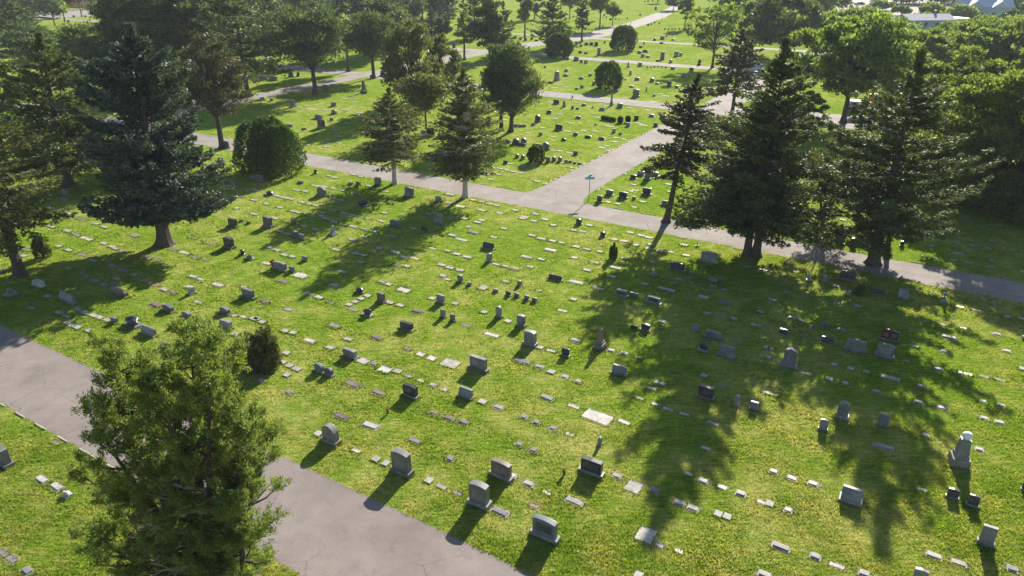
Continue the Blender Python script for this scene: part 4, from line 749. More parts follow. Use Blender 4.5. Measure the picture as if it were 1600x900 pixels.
# firs on the right
tree(C, (1041, 347), 116, 114, .38, 'brown_needles', 'leaning conifer with a bare dark trunk at the far edge of the middle road', 'leaning_conifer', p=.5, wid=.2, a0=-.15, droop=.18, tip=.08, hang=.3, r0=.27, dens=1.0, gaps=.3, topx=1092, bulge=.7, nb=150)
tree(C, (1168, 398), 148, 200, .20, 'dark_needles', 'broad dark fir with a pale trunk, left of the twin firs by the road', 'fir_tree', p=.55, wid=.19, a0=-.04, droop=.10, tip=.1, hang=.3, r0=.30, dens=1.6, bulge=.85, nb=230, topx=1192, gaps=.2)
tree(C, (1181, 400), 60, 200, .22, 'dark_needles', 'taller dark fir with a slanting trunk, right of the twin firs by the road', 'fir_tree', p=.75, wid=.17, a0=-.06, droop=.10, tip=.1, hang=.3, r0=.30, dens=1.6, bulge=.8, nb=260, topx=1229, gaps=.2)
tree(P, (1287, 350), 214, 92, .28, 'olive_needles', 'small many-stemmed tree with thin olive foliage between the firs', 'shrubby_tree', m=60, rc=.2, wr=.3, dens=.5, stems=[(-1.0, .2, 3.4, .13), (-.4, .5, 4.2, .12), (.3, -.2, 4.4, .14), (1.0, .3, 3.6, .13), (.1, .8, 3.8, .1)])
tree(C, (1364, 412), 78, 238, .18, 'dark_needles', 'wide dark deodar with long upswept branches beside the middle road', 'deodar_tree', p=.58, wid=.11, a0=-.06, droop=.16, tip=.28, hang=.2, r0=.40, dens=1.7, bulge=.8, nb=230, topx=1441, topup=.2, gaps=.25, wr=.3)
tree(C, (1386, 398), 215, 120, .25, 'dark_needles', 'shorter dark fir with a slanting stem crowded against the deodar', 'fir_tree', p=.6, wid=.18, a0=-.06, droop=.1, tip=.1, hang=.3, r0=.2, dens=.7, topx=1402, nb=150)
tree(C, (1144, 177), 46, 88, .26, 'brown_needles', 'dark brown-green fir standing where the side road meets the cross road', 'fir_tree', p=.6, wid=.26, a0=-.05, droop=.12, tip=.05, hang=.3, r0=.26, bulge=.7, nb=150)
tree(P, (1317, 192), 12, 190, .24, 'light_leaves', 'large spreading elm with bright green crown above the standing person', 'elm_tree', m=130, rc=.2, shell=.5, wr=.6, r0=.36, dens=1.1, flatc=.5)
tree(P, (1459, 240), 68, 170, -.1, 'olive_leaves', 'broad olive-green tree just behind the deodar top', 'broadleaf_tree', m=100, rc=.22, flatc=.5)
tree(P, (1548, 325), 80, 225, -.08, 'olive_leaves', 'big yellow-green tree filling the right side above the shaded lawn', 'broadleaf_tree', m=130, rc=.2, flatc=.5)
tree(P, (1612, 345), 100, 210, -.08, 'olive_leaves', 'big yellow-green tree cut by the right edge', 'broadleaf_tree', m=110, rc=.2, flatc=.5)
tree(P, (1500, 275), 90, 140, -.1, 'dark_needles', 'darker tree wedged between the deodar and the big yellow-green tree', 'broadleaf_tree', m=80, rc=.22, flatc=.5)
tree(P, (1225, 92), -12, 125, .12, 'pine_needles', 'shadowy blue-green tree behind the spire of the taller twin fir', 'broadleaf_tree', m=90, rc=.22)
tree(P, (1175, 80), -8, 70, .2, 'olive_leaves', 'dull green tree right of the tall airy tree', 'broadleaf_tree', m=60, rc=.24)
tree(P, (1113, 106), -2, 108, .25, 'light_leaves', 'tall airy tree with thin fanning limbs on the far lawn', 'airy_tree', m=80, rc=.16, wr=.45, dens=.42, shell=.35)
tree(P, (1395, 150), 60, 90, .05, 'light_leaves', 'bright tree filling the gap between the elm and the deodar top', 'broadleaf_tree', m=70, flatc=.5)
tree(P, (1258, 212), 135, 56, -.05, 'olive_leaves', 'low dull-green tree in shade between the taller twin fir and the elm', 'broadleaf_tree', m=50)
tree(P, (1425, 300), 190, 110, -.1, 'olive_leaves', 'shaded leafy tree behind the middle of the deodar', 'broadleaf_tree', m=70)
tree(P, (1440, 118), 42, 70, .1, 'olive_leaves', 'grey-green tree above the parked cars, left of the row along the far edge', 'broadleaf_tree', m=60)
tree(P, (1508, 128), 30, 110, .1, 'light_leaves', 'wide bright tree in front of the gabled house', 'broadleaf_tree', m=80)
tree(P, (1575, 130), 27, 100, .1, 'olive_leaves', 'wide green tree below the far right houses', 'broadleaf_tree', m=80)
tree(P, (1625, 150), 40, 90, .1, 'olive_leaves', 'green tree cut by the right edge below the far houses', 'broadleaf_tree', m=60)
FAR = [ ((262, 92), -90, 100, .1, 'dark_needles', 'huge dark evergreen rising beyond the frame behind the three tall pines'),
((345, 86), -95, 105, .1, 'dark_needles', 'second huge dark evergreen beyond the three tall pines'),
((418, 92), -60, 70, .2, 'pine_needles', 'grey-green pine between the three tall pines and the back road pines'),
((470, 50), -50, 60, .25, 'dark_needles', 'dark pine beyond the left bare-trunk pine, at the street'),
((42, 96), 4, 96, .15, 'pine_needles', 'dark layered pine above the rusty-topped spruce'),
((215, 62), -50, 90, .1, 'dark_needles', 'dark evergreen left of the huge dark evergreens'),
((140, 92), 34, 80, .2, 'olive_leaves', 'green tree behind the flat-layered pine'),
((8, 70), -20, 60, .2, 'dark_needles', 'dark tree at the left edge above the pale green broad tree'),
((505, 96), -12, 80, .2, 'pine_needles', 'dark pine right behind the left bare-trunk pine crown'),
((600, 88), -10, 70, .2, 'pine_needles', 'dark pine right behind the road-edge pine crown'),
((688, 30), -45, 50, .1, 'pine_needles', 'dark far tree left of the thin yellow-green conifer top'),
((560, 48), -40, 70, .25, 'pine_needles', 'dark pine at the street beyond the shadowy pine'),
((622, 78), -6, 66, .15, 'dark_needles', 'dark tree right behind the tall juniper top'),
((660, 30), -50, 60, .1, 'dark_needles', 'dark far tree above the two columnar evergreens'),
((742, 60), -30, 40, .1, 'dark_needles', 'dark evergreen behind the thin yellow-green conifer'),
((1150, 40), -40, 80, .1, 'pine_needles', 'bluish tree far behind the tall airy tree'),
((1195, 50), -40, 80, .1, 'pine_needles', 'bluish tree far behind the road-meeting fir'),
((1330, 70), 5, 70, .1, 'olive_leaves', 'green tree directly behind the elm crown'),
((1400, 78), 26, 60, .05, 'light_leaves', 'yellow-green tree right behind the elm shoulder'),
((1452, 84), 44, 60, .05, 'olive_leaves', 'low green tree under the blue-grey roof'),
((1535, 62), 26, 60, .05, 'olive_leaves', 'green tree hiding the foot of the gabled house'),
((1490, 60), 36, 50, .05, 'olive_leaves', 'low green tree in front of the flat white roof'),
((1600, 60), 22, 60, .05, 'olive_leaves', 'green tree at the right edge before the far houses'),
((1515, 12), -25, 60, .05, 'pine_needles', 'blue hazy tree behind the gabled house, left one'),
((1562, 12), -25, 60, .05, 'pine_needles', 'blue hazy tree behind the gabled house, right one'),
# base, top row, width, crown base, material, kind, label
((1449, 31), 5, 38, .05, 'olive_leaves', 'round tree at the edge of the car park, left of the flat white roof'),
((1497, 37), 6, 40, .05, 'olive_leaves', 'dense round tree between the flat white roof and the gabled house'),
((1431, 40), 17, 28, .05, 'light_leaves', 'little bright tree in front of the blue-grey roof'),
((1568, 47), 14, 42, .05, 'pine_needles', 'blue-green tree right of the gabled house'),
((1540, 16), -6, 50, .05, 'olive_leaves', 'hazy tree directly behind the gabled house'),
((1590, 24), -2, 46, .05, 'olive_leaves', 'hazy green tree in the far right corner'),
((1416, 6), -30, 60, .0, 'dark_needles', 'dark hazy tree behind the car park'),
((1470, 5), -30, 80, .0, 'dark_needles', 'wide dark hazy tree behind the round trees'),
((1375, 16), 2, 26, .1, 'olive_leaves', 'small tree poking up above the elm in front of parked cars'),
((1408, 24), 6, 22, .1, 'olive_leaves', 'small feathery tree at the left end of the car park'),
((1300, 22), -40, 60, .1, 'pine_needles', 'tall blue-green tree behind the elm, left of the parked cars'),
((1268, 34), -30, 60, .1, 'light_leaves', 'sunny tree behind the left shoulder of the elm'),
((875, 82), 30, 40, .25, 'light_leaves', 'light green tree growing right behind the low dark round shrub'),
((862, 76), -14, 50, .12, 'dark_needles', 'dense dark columnar tree left of the light green tree'),
((765, 92), -8, 62, .12, 'dark_needles', 'tall dark bushy tree behind the sunny pine crown'),
((787, 88), 2, 40, .1, 'dark_needles', 'dark tree pressed against the tall dark bushy one'),
((820, 58), -20, 32, .3, 'olive_leaves', 'thin tree before the sunny far lawn, left of the columnar tree'),
((909, 66), -18, 26, .35, 'dark_needles', 'thin bare-stemmed pine at the lower end of the diagonal road'),
((937, 46), -22, 46, .5, 'olive_leaves', 'slender open tree left of the diagonal road'),
((957, 40), 6, 26, .5, 'olive_leaves', 'small slender tree at the edge of the diagonal road'),
((1070, 45), -14, 30, .4, 'olive_leaves', 'slender tree right of the diagonal road'),
((1052, 16), -20, 26, .3, 'dark_needles', 'dark small tree at the upper end of the diagonal road'),
((1028, 5), -20, 18, .3, 'olive_leaves', 'slim tree far up beside the diagonal road'),
((890, 30), -20, 36, .4, 'olive_leaves', 'far slim tree at the sunny lawn above the columnar tree'),
((835, 30), -20, 30, .2, 'pine_needles', 'far hazy tree left of the columnar tree top'),
((675, 60), 12, 24, .02, 'dark_needles', 'left one of two narrow columnar evergreens'),
((691, 64), 18, 24, .02, 'dark_needles', 'right one of two narrow columnar evergreens'),
((445, 62), -20, 34, .1, 'dark_needles', 'narrow very dark tree behind the left bare-trunk pine'),
((528, 34), -12, 56, .3, 'pine_needles', 'pine at the far street, above the pair of bare-trunk pines'),
((600, 36), -16, 60, .3, 'pine_needles', 'spreading far pine above the road-edge pine'),
((640, 40), -22, 62, .15, 'dark_needles', 'dark mass of a pine above the tall juniper'),
((700, 34), -26, 36, .1, 'dark_needles', 'dark tree left of the thin yellow-green conifer'),
((570, 16), -24, 40, .3, 'pine_needles', 'far hazy pine in front of the street'),
((20, 40), -30, 80, .15, 'dark_needles', 'dark tree in the far left corner'),
((52, 32), -30, 44, .2, 'pine_needles', 'dark trunked tree before the far left street'),
((86, 40), -12, 52, .35, 'light_leaves', 'pale feathery tree on the lawn edge by the far left street'),
((102, 36), -30, 50, .45, 'purple_leaves', 'purple-leaved tree beside the far left street'),
((128, 26), -22, 24, .5, 'purple_leaves', 'small red-brown tree at the far left street'),
((148, 14), -12, 11, .2, 'light_leaves', 'tiny clipped tree before the orange wall'),
((182, 34), -24, 48, .1, 'blue_needles', 'dark spruce hiding the end of the far left street'),
]
for i, (b, ty, w, cb, mt, lb) in enumerate(FAR):
    if 'needles' in mt and i % 2 == 0 and b[0] < 1200 and w < 110:
        tree(C, b, ty, w*1.05, cb*.8, mt, lb, 'evergreen_tree', p=.6, wid=.24, droop=.1, hang=.3, dens=1.2, leafk=.9)
        continue
    tree(P, b, ty, w*(1.22 if b[0] < 720 or b[0] > 1200 else 1.08), cb*.8, mt, lb, 'broadleaf_tree' if 'leaves' in mt else 'evergreen_tree', m=max(20, int(w)), rc=.3, shell=.35, dens=1.1, wr=.55, leafk=.9)
tree(C, (726, 94), -4, 28, .3, 'light_leaves', 'thin yellow-green conifer with a bare stem by the back road', 'larch_tree', p=.5, wid=.3, dens=.8)

# the foreground cedar: several upright leaders, open inside, grey dead twigs
def cedar():
    x, y = at(350, 1010); x = -.452*H
    rg = np.random.default_rng(5); root = empty('cedar_tree', (x, y, 0))
    Ct, Ut, wood, twig = [], [], MB(), MB()
    def P3(px, py, dy=0.0):                  # a leader's tip, at the tree's own depth
        yy = y+dy; h = height_for(0, yy, py); a = (H-h)*ST+yy*CT; return np.array([(px-800)*a/F-x, dy, h])
    tips = [P3(168, 545, .3), P3(285, 520, .2), P3(240, 600, -1.0), P3(350, 545, .8), P3(385, 640, -.3), P3(140, 640, -.6), P3(205, 570, 1.1), P3(318, 530, -.8), P3(415, 680, .5), P3(135, 740, .7), P3(150, 830, -.8), P3(400, 770, -1.0)]
    for ti, tp in enumerate(tips):
        h = tp[2]; b0 = np.array([rg.normal(0, .15), rg.normal(0, .15), 0]); k = np.linspace(0, 1, 12)
        z = k*h; e = k**1.25
        pts = np.c_[b0[0]+(tp[0]-b0[0])*e+.10*np.sin(k*7+ti), b0[1]+(tp[1]-b0[1])*e+.10*np.cos(k*6+ti), z]
        wood.tube(pts, list(.15*(1-k)+.015+.05*(k == 0)), 8)
        nb = int(18*(h*.85)/2.2)
        for j in range(nb):
            f = .17+.83*(j+rg.random())/nb; c0 = np.array([np.interp(f, k, pts[:, q]) for q in range(3)])
            az = rg.uniform(0, 2*math.pi); L = (1.4*(1-f)**.6+.30)*rg.uniform(.6, 1.2)*(1.0 if f > .35 else .9)
            d = np.array([math.cos(az), math.sin(az), rg.uniform(.15, .9)]); d /= np.linalg.norm(d)
            mid = c0+d*L*.5+np.array([0, 0, -.05*L]); end = c0+d*L+np.array([0, 0, .12*L])
            dead = f < .6 and rg.random() < .26
            (twig if dead else wood).tube([c0, mid, end], [.035*L+.008, .02*L+.005, .006], 5)
            if dead:
                for q in range(5):
                    g = rg.uniform(.3, 1); s0 = c0+(end-c0)*g; dd = unit(rg.normal(size=(1, 3)))[0]*rg.uniform(.15, .35)+d*.3
                    bnd = rg.normal(0, .04, 3); twig.tube([s0, s0+dd*.8+bnd, s0+dd*1.5], [.013, .009, .004], 4)
                continue
            for q in range(5):
                g = rg.uniform(.45, 1.05); s0 = c0+(end-c0)*g
                dd = d*.5+unit(rg.normal(size=(1, 3)))[0]*.75; dd[2] += .45; dd = dd/np.linalg.norm(dd)*rg.uniform(.22, .5)
                s1 = s0+dd
                n = int(rg.uniform(95, 170)); tt = rg.random(n)**.8
                cen = s0+(s1-s0)*tt[:, None]+rg.normal(0, .070, (n, 3))*(1.15-tt[:, None]*.6)
                Ct.append(cen); Ut.append(np.repeat(dd[None, :]/np.linalg.norm(dd), n, 0)*1.2+rg.normal(0, .55, (n, 3))+np.array([0, 0, .35]))
    c, u = np.vstack(Ct), np.vstack(Ut); ll = rg.uniform(.035, .095, len(c))
    br = rg.random(len(c)) < .06
    link('crown', leaves_mesh('crown', c[~br], u[~br], ll[~br], .42, rg), 'cedar_sprays', root)
    link('dead_foliage', leaves_mesh('dead_foliage', c[br], u[br], ll[br], .42, rg), 'dead_leaves', root)
    wood.build('trunk', 'bark', root); twig.build('dead_twigs', 'pale_bark', root)
    tag(root, 'big open green cedar with grey dead twigs in the lower left foreground', 'tree')
cedar()
# ---------------------------------------------------------------- small things
# the street sign
x, y = at(920, 313); s = empty('street_sign', (x, y, 0), 0)
hs = height_for(x, y, 272.5); plain('sign_paint', (.03, .42, .48), (.05, .50, .56), 3, .4, 0, .5); plain('galvanised', (.28, .28, .28), (.42, .42, .42), 5, .45, 0, .5, .6); plain('sign_white', (.7, .7, .7), (.8, .8, .8), 3, .5, 0, .5)
MB().tube([(0, 0, 0), (0, 0, hs-.18)], .035, 10).build('pole', 'galvanised', s)
for rz, z in ((.15, hs-.46), (1.0, hs-.22)):
    b = MB().box(.86, .012, .22, (0, 0, z), .004, rz).build('sign_blade', 'sign_paint', s)
    g = MB()
    for k in range(7):
        if k != 3: g.box(.045, .016, .07, (math.cos(rz)*(-.30+k*.10), math.sin(rz)*(-.30+k*.10), z+.08), rz=rz)
    g.build('lettering', 'sign_white', b)
tag(s, 'teal street-name sign with crossed blades on a thin pole at the road junction', 'street sign')
# flower hooks: thin bent rods
for i, (bx, by, ty, lb) in enumerate(((609, 532, 517, 'thin dark hook pole on sunny grass right of the black headstone on a white slab'), (306, 427, 408, 'thin pale hook pole on the grass below the blue spruce'),
     (1118, 892, 865, 'thin metal stake in dry grass near the lower edge of the lawn'), (867, 408, 394, 'thin pale stake behind the dark slanted headstone'), (1066, 672, 664, 'short black stake in the middle of the great tree shadow'), (985, 43, 32, 'thin far lamp pole beside the diagonal road'))):
    x, y = at(bx, by); h = height_for(x, y, ty); r = .012 if i < 5 else .06
    o = MB().tube([(0, 0, 0), (0, 0, h*.86), (.04, 0, h*.97), (.10, 0, h), (.16, 0, h*.95), (.17, 0, h*.9)], r, 6).build('hook_pole' if i < 5 else 'lamp_pole', 'galvanised')
    o.location = (x, y, 0); o.rotation_euler.z = i; tag(o, lb, 'pole')
# vases with flowers
for k, (mt, lo, hi) in {'pink': ('petal_pink', (.5, .08, .14), (.7, .2, .3)), 'white': ('petal_white', (.7, .7, .65), (.8, .8, .8)), 'red': ('petal_red', (.4, .02, .02), (.6, .05, .04)), 'yellow': ('petal_yellow', (.6, .4, .04), (.8, .6, .08))}.items(): plain(mt, lo, hi, 8, .7, 0)
def vase(px, py, h, mt, label, dark=True):
    x, y = at(px, py); root = empty('flower_vase', (x, y, 0))
    MB().tube([(0, 0, 0), (0, 0, h*.1), (0, 0, h*.35), (0, 0, h*.55)], [h*.14, h*.10, h*.17, h*.13], 10).build('vase', 'stone_d' if dark else 'stone_w', root)
    rg = np.random.default_rng(int(px)); n = 90
    e = unit(rg.normal(size=(n, 3))); e[:, 2] = np.abs(e[:, 2]); c = e*h*.26*rg.random((n, 1))**.4; c[:, 2] += h*.62
    link('flowers', leaves_mesh('flowers', c[:60], e[:60], np.full(60, h*.14), .8, rg), mt, root)
    link('leaves', leaves_mesh('leaves', c[60:]-np.array([0, 0, h*.08]), e[60:], np.full(30, h*.2), .4, rg), 'bush_leaves', root)
    tag(root, label, 'flower vase')
vase(427, 419, .75, 'petal_red', 'dark vase with a few flowers beside the light arched headstone')
vase(1336, 432, .40, 'petal_white', 'small vase with pale flowers at the end of the black headstone')
vase(606, 646, .35, 'petal_pink', 'small vase of pink flowers beside the dark block headstone')
vase(881, 742, .42, 'petal_yellow', 'small vase of yellow flowers beside the dark headstone near the road corner')
vase(1266, 514, .35, 'petal_white', 'small white vase of flowers in the great tree shadow', False)
vase(1162, 561, .30, 'petal_red', 'tiny vase of red flowers by the shaded headstones', False)

# the person under the elm
plain('skin', (.38, .22, .15), (.48, .29, .21), 4, .6, 0); plain('blue_shirt', (.10, .25, .38), (.15, .32, .46), 6, .8, 0); plain('dark_shorts', (.03, .035, .05), (.05, .055, .07), 6, .8, 0); plain('white_cap', (.6, .6, .6), (.75, .75, .75), 6, .8, 0)
def person(px, py, label, rz=.4):
    x, y = at(px, py); root = empty('person', (x, y, 0), rz)
    J = {0: (0, 0, .95, .15), 1: (0, 0, 1.12, .14), 2: (0, .01, 1.32, .17), 3: (0, .01, 1.46, .12), 4: (0, 0, 1.53, .06), 5: (0, -.02, 1.60, .085), 6: (0, -.03, 1.72, .09),
         7: (.10, 0, .88, .105), 8: (.13, -.05, .50, .075), 9: (.13, .02, .10, .045), 10: (.14, -.12, .04, .045), 11: (-.10, 0, .88, .105), 12: (-.14, .06, .50, .075), 13: (-.16, .14, .10, .045), 14: (-.17, .0, .04, .045),
         15: (.20, .01, 1.42, .065), 16: (.27, -.03, 1.16, .048), 17: (.25, -.20, .96, .036), 18: (.24, -.28, .90, .04), 19: (-.20, .01, 1.42, .065), 20: (-.28, .03, 1.16, .048), 21: (-.27, -.06, .92, .036), 22: (-.26, -.09, .84, .04)}
    E = [(0, 1), (1, 2), (2, 3), (3, 4), (4, 5), (5, 6), (0, 7), (7, 8), (8, 9), (9, 10), (0, 11), (11, 12), (12, 13), (13, 14), (3, 15), (15, 16), (16, 17), (17, 18), (3, 19), (19, 20), (20, 21), (21, 22)]
    def skin_mesh(ids, grow, nm, mat, parent):
        ids = list(ids); mp = {j: k for k, j in enumerate(ids)}
        me = bpy.data.meshes.new(nm); me.from_pydata([J[j][:3] for j in ids], [(mp[a], mp[b]) for a, b in E if a in mp and b in mp], [])
        o = link(nm, me, None, parent); md = o.modifiers.new('s', 'SKIN'); 
        for k, j in enumerate(ids):
            me.skin_vertices[0].data[k].radius = (J[j][3]+grow,)*2; me.skin_vertices[0].data[k].use_root = (k == 0)
        o.modifiers.new('d', 'SUBSURF').levels = 1; o.modifiers['d'].render_levels = 1
        me.materials.append(MATS[mat])
        dg = bpy.context.evaluated_depsgraph_get(); m2 = bpy.data.meshes.new_from_object(o.evaluated_get(dg)); o.modifiers.clear(); o.data = m2
        return o
    body = skin_mesh(range(23), 0, 'body', 'skin', root)
    skin_mesh([0, 1, 2, 3, 15, 16, 19, 20], .02, 'shirt', 'blue_shirt', root); skin_mesh([0, 7, 8, 11, 12], .022, 'shorts', 'dark_shorts', root)
    MB().blob((0, -.03, 1.76), (.105, .115, .075), 2, flat=0).box(.15, .12, .015, (0, -.14, 1.745)).build('cap', 'white_cap', root)
    fm = MB()
    for sx, ix in ((1, 18), (-1, 22)):
        bx_, by_, bz_ = J[ix][:3]
        for q in range(4): fm.tube([(bx_+.014*(q-1.5), by_-.01, bz_-.02), (bx_+.014*(q-1.5), by_-.035, bz_-.07), (bx_+.013*(q-1.5), by_-.025, bz_-.10+.006*abs(q-1.5))], .008, 5)
        fm.tube([(bx_-sx*.03, by_, bz_), (bx_-sx*.055, by_-.02, bz_-.05)], .009, 5)
    fm.build('fingers', 'skin', body)
    f = MB().blob((0, -.125, 1.665), (.014, .02, .024), 1).blob((.032, -.108, 1.69), (.011, .008, .008), 1).blob((-.032, -.108, 1.69), (.011, .008, .008), 1).box(.045, .01, .008, (0, -.108, 1.625)).blob((.092, -.02, 1.67), (.012, .02, .03), 1).blob((-.092, -.02, 1.67), (.012, .02, .03), 1)
    f.build('face', 'skin', body)
    tag(root, label, 'person')
person(1326, 178, 'person in pale blue shirt, dark shorts and white cap standing beside the elm trunk')
# dark car behind
plain('car_dark', (.02, .022, .03), (.03, .033, .04), 3, .6, 0, .3); plain('car_white', (.6, .6, .6), (.7, .7, .7), 3, .3, 0, .5); plain('car_silver', (.35, .36, .38), (.42, .43, .45), 3, .3, 0, .5); plain('car_red', (.3, .03, .03), (.36, .04, .04), 3, .3, 0, .5)
plain('car_glass', (.02, .03, .04), (.04, .05, .06), 3, .08, 0, .6); plain('rubber', (.02, .02, .02), (.03, .03, .03), 9, .9, 0); plain('lamp_glass', (.6, .6, .6), (.7, .7, .7), 9, .2, 0)
def car(x, y, rz, paint, label, van=False, name='parked_car', group=None):
    root = empty(name, (x, y, 0), rz); L = 4.5; hh = 1.9 if van else 1.45
    prof = [(-2.2, .3), (2.2, .3), (2.24, .62), (2.1, .82), (1.2, .92), (.5, hh-.03), (-.2, hh), (-1.3, hh-.05), (-1.95, 1.0), (-2.22, .92)] if not van else [(-2.3, .35), (2.3, .35), (2.32, .8), (1.9, 1.05), (1.35, hh-.05), (-2.1, hh), (-2.3, 1.2)]
    MB().prism(prof, 1.78, 'y', .06).build('body', paint, root)
    g = MB()
    g.prism([(-1.25, .98), (1.0, .98), (.45, hh-.13), (-1.1, hh-.13)] if not van else [(-1.9, 1.15), (1.5, 1.15), (1.2, hh-.15), (-1.9, hh-.15)], 1.80, 'y')
    g.build('side_windows', 'car_glass', root)
    w = MB(); w.prism([(1.22, .95), (1.26, .96), (.56, hh-.07), (.50, hh-.07)] if not van else [(1.86, 1.1), (1.92, 1.1), (1.40, hh-.1), (1.34, hh-.1)], 1.5, 'y'); w.build('windscreen', 'car_glass', root)
    for sx in (-1.4, 1.4):
        for sy in (-.82, .82):
            bm = MB(); bm.tube([(sx, sy-.11, .33), (sx, sy+.11, .33)], .33, 16); wh = bm.build('wheel', 'rubber', root)
            MB().tube([(sx, sy-.12, .33), (sx, sy+.12, .33)], .19, 12).build('rim', 'car_silver', wh)
    for sy in (-.65, .65): MB().box(.06, .32, .14, (2.2, sy, .66), .02).build('headlight', 'lamp_glass', root)
    tag(root, label, 'car' if not van else 'van', group)
x, y = at(1337, 174); car(x, y+1, 1.25, 'car_dark', 'dark car with a pale windscreen glare parked behind the person under the elm')
x, y = at(1195, 87+18); 
x, y = at(1182, 112); car(x, y, .9, 'car_silver', 'silver car on the cross road seen between two dark firs')
for (px, py, pt, rz, lb, van) in ((1343, 8, 'car_dark', .2, 'dark car at the left of the car park behind the elm', False), (1390, 8, 'car_silver', .25, 'silver car in the middle of the car park', False), (1367, 5, 'car_white', .25, 'white van between the dark and the silver car', True),
     (1465, 10, 'car_white', .1, 'white car between the two round trees at the car park', False), (158, 9, 'car_dark', .15, 'dark van parked in front of the pale building at the far left', True), (1476, 22, 'car_red', 1.2, 'red car on the pale paving left of the dense round tree', False)):
    x, y = at(px, py); car(x, y, rz, pt, lb, van, 'parked_van' if van else 'parked_car', 'cars parked round the far edge')
# orange digger body and the earth mound
plain('orange_paint', (.50, .20, .06), (.62, .28, .09), 4, .5, 0, .4); plain('mound_earth', (.28, .25, .26), (.42, .39, .40), 2, .95, .1, .1, sp=.3)
x, y = at(1358, 172); root = empty('small_excavator', (x, y, 0), .5)
for s_ in (-.6, .6): MB().prism([(-.9, .05), (.9, .05), (1.05, .25), (.9, .45), (-.9, .45), (-1.05, .25)], .3, 'y', .03, (0, s_, 0)).build('track', 'rubber', root)
MB().box(1.5, 1.3, .75, (-.15, 0, .5), .08).build('body', 'orange_paint', root)
MB().box(.9, .9, 1.0, (.15, -.15, 1.26), .05).build('cab', 'orange_paint', root)
MB().box(.7, .93, .5, (.18, -.15, 1.6), .02).build('cab_window', 'car_glass', root)
MB().tube([(.6, .35, 1.0), (1.5, .35, 2.3), (2.4, .35, 1.6)], [.13, .11, .09], 6).build('boom', 'orange_paint', root)
MB().prism([(2.2, .3), (2.7, .45), (2.75, .9), (2.4, 1.6), (2.2, 1.0)], .5, 'y', .02, (0, .35, 0)).build('bucket', 'rubber', root)
tag(root, 'small orange excavator partly hidden by the deodar branches near the person', 'excavator')
x, y = at(1341, 190); o = MB().blob((0, 0, 0), (1.7, 1.2, .55), 4, .25, 5, flat=1).build('earth_mound', 'mound_earth', smooth=True); o.location = (x, y, 0); tag(o, 'low grey heap of earth on the paving in front of the person', 'heap')

# houses at the far edges
plain('wall_pale', (.5, .48, .45), (.6, .58, .54), 2, .9, .01); plain('wall_blue', (.30, .36, .42), (.38, .44, .50), 2, .9, .01); plain('wall_orange', (.42, .24, .08), (.52, .31, .12), 2, .9, .01)
plain('roof_grey', (.16, .18, .22), (.24, .26, .30), 3, .8, .02); plain('roof_white', (.65, .66, .68), (.78, .78, .8), 2, .5, .01); plain('roof_blue', (.30, .36, .44), (.42, .48, .56), 2, .5, .01)
def house(px, py, w, d, h, rz, wall, roofm, label, rh=1.8, flat=False, gables=1, name='house'):
    x, y = at(px, py); root = empty(name, (x, y, 0), rz)
    MB().box(w, d, h).build('wall', wall, root)
    if flat: MB().box(w+.4, d+.4, .35, (0, 0, h+.003), .03).build('roof', roofm, root)
    else:
        r = MB().prism([(-d/2-.5, 0), (d/2+.5, 0), (0, rh)], w+.8, 'x', 0, (0, 0, h+.003))
        for g in range(gables-1): r.prism([(-w*.18, 0), (w*.18, 0), (0, rh*.8)], d+1.6, 'y', 0, (-w*.28+g*w*.5, -.3, h+.006+g*.01))
        r = r.build('roof', roofm, root)
        MB().box(.6, .6, rh+.6, (w*.25, d*.15, h+.3)).build('chimney', 'stone_p', r)
    for k in range(4):
        f = MB().box(1.25, .08, 1.25, (-w*.36+k*w*.24, -d/2-.03, h*.42)).build('window', 'roof_white', root)
        MB().box(1.05, .05, 1.05, (-w*.36+k*w*.24, -d/2-.065, h*.42+.1)).build('pane', 'car_glass', f)
    MB().box(.95, .06, 2.05, (w*.44, -d/2-.03, .02)).build('door', 'roof_grey', root)
    tag(root, label, 'building')
house(1530, 33, 15, 9, 4.6, -.15, 'wall_blue', 'roof_blue', 'house with several steep white and blue gables beyond the right trees', 2.6, gables=3)
house(1476, 46, 9, 7, 3, .3, 'wall_pale', 'roof_white', 'low building with a bright flat white roof', flat=True)
house(1441, 47, 14, 7, 3.0, .1, 'wall_blue', 'roof_grey', 'long low house with a blue-grey roof right of the elm', 1.5)
house(1516, 4, 10, 8, 3.4, 0, 'wall_pale', 'roof_white', 'small white-roofed house far behind the gabled one', 1.4)
house(1588, 22, 9, 8, 3.2, .2, 'wall_pale', 'roof_white', 'small pale house at the far right corner', 1.5)
house(134, 10, 15, 8, 4.2, .12, 'wall_orange', 'roof_grey', 'long orange-walled building beyond the far left street', flat=True, name='building')
house(162, 4, 18, 8, 6, .12, 'wall_pale', 'roof_white', 'pale building behind the dark van at the far left', flat=True, name='building')

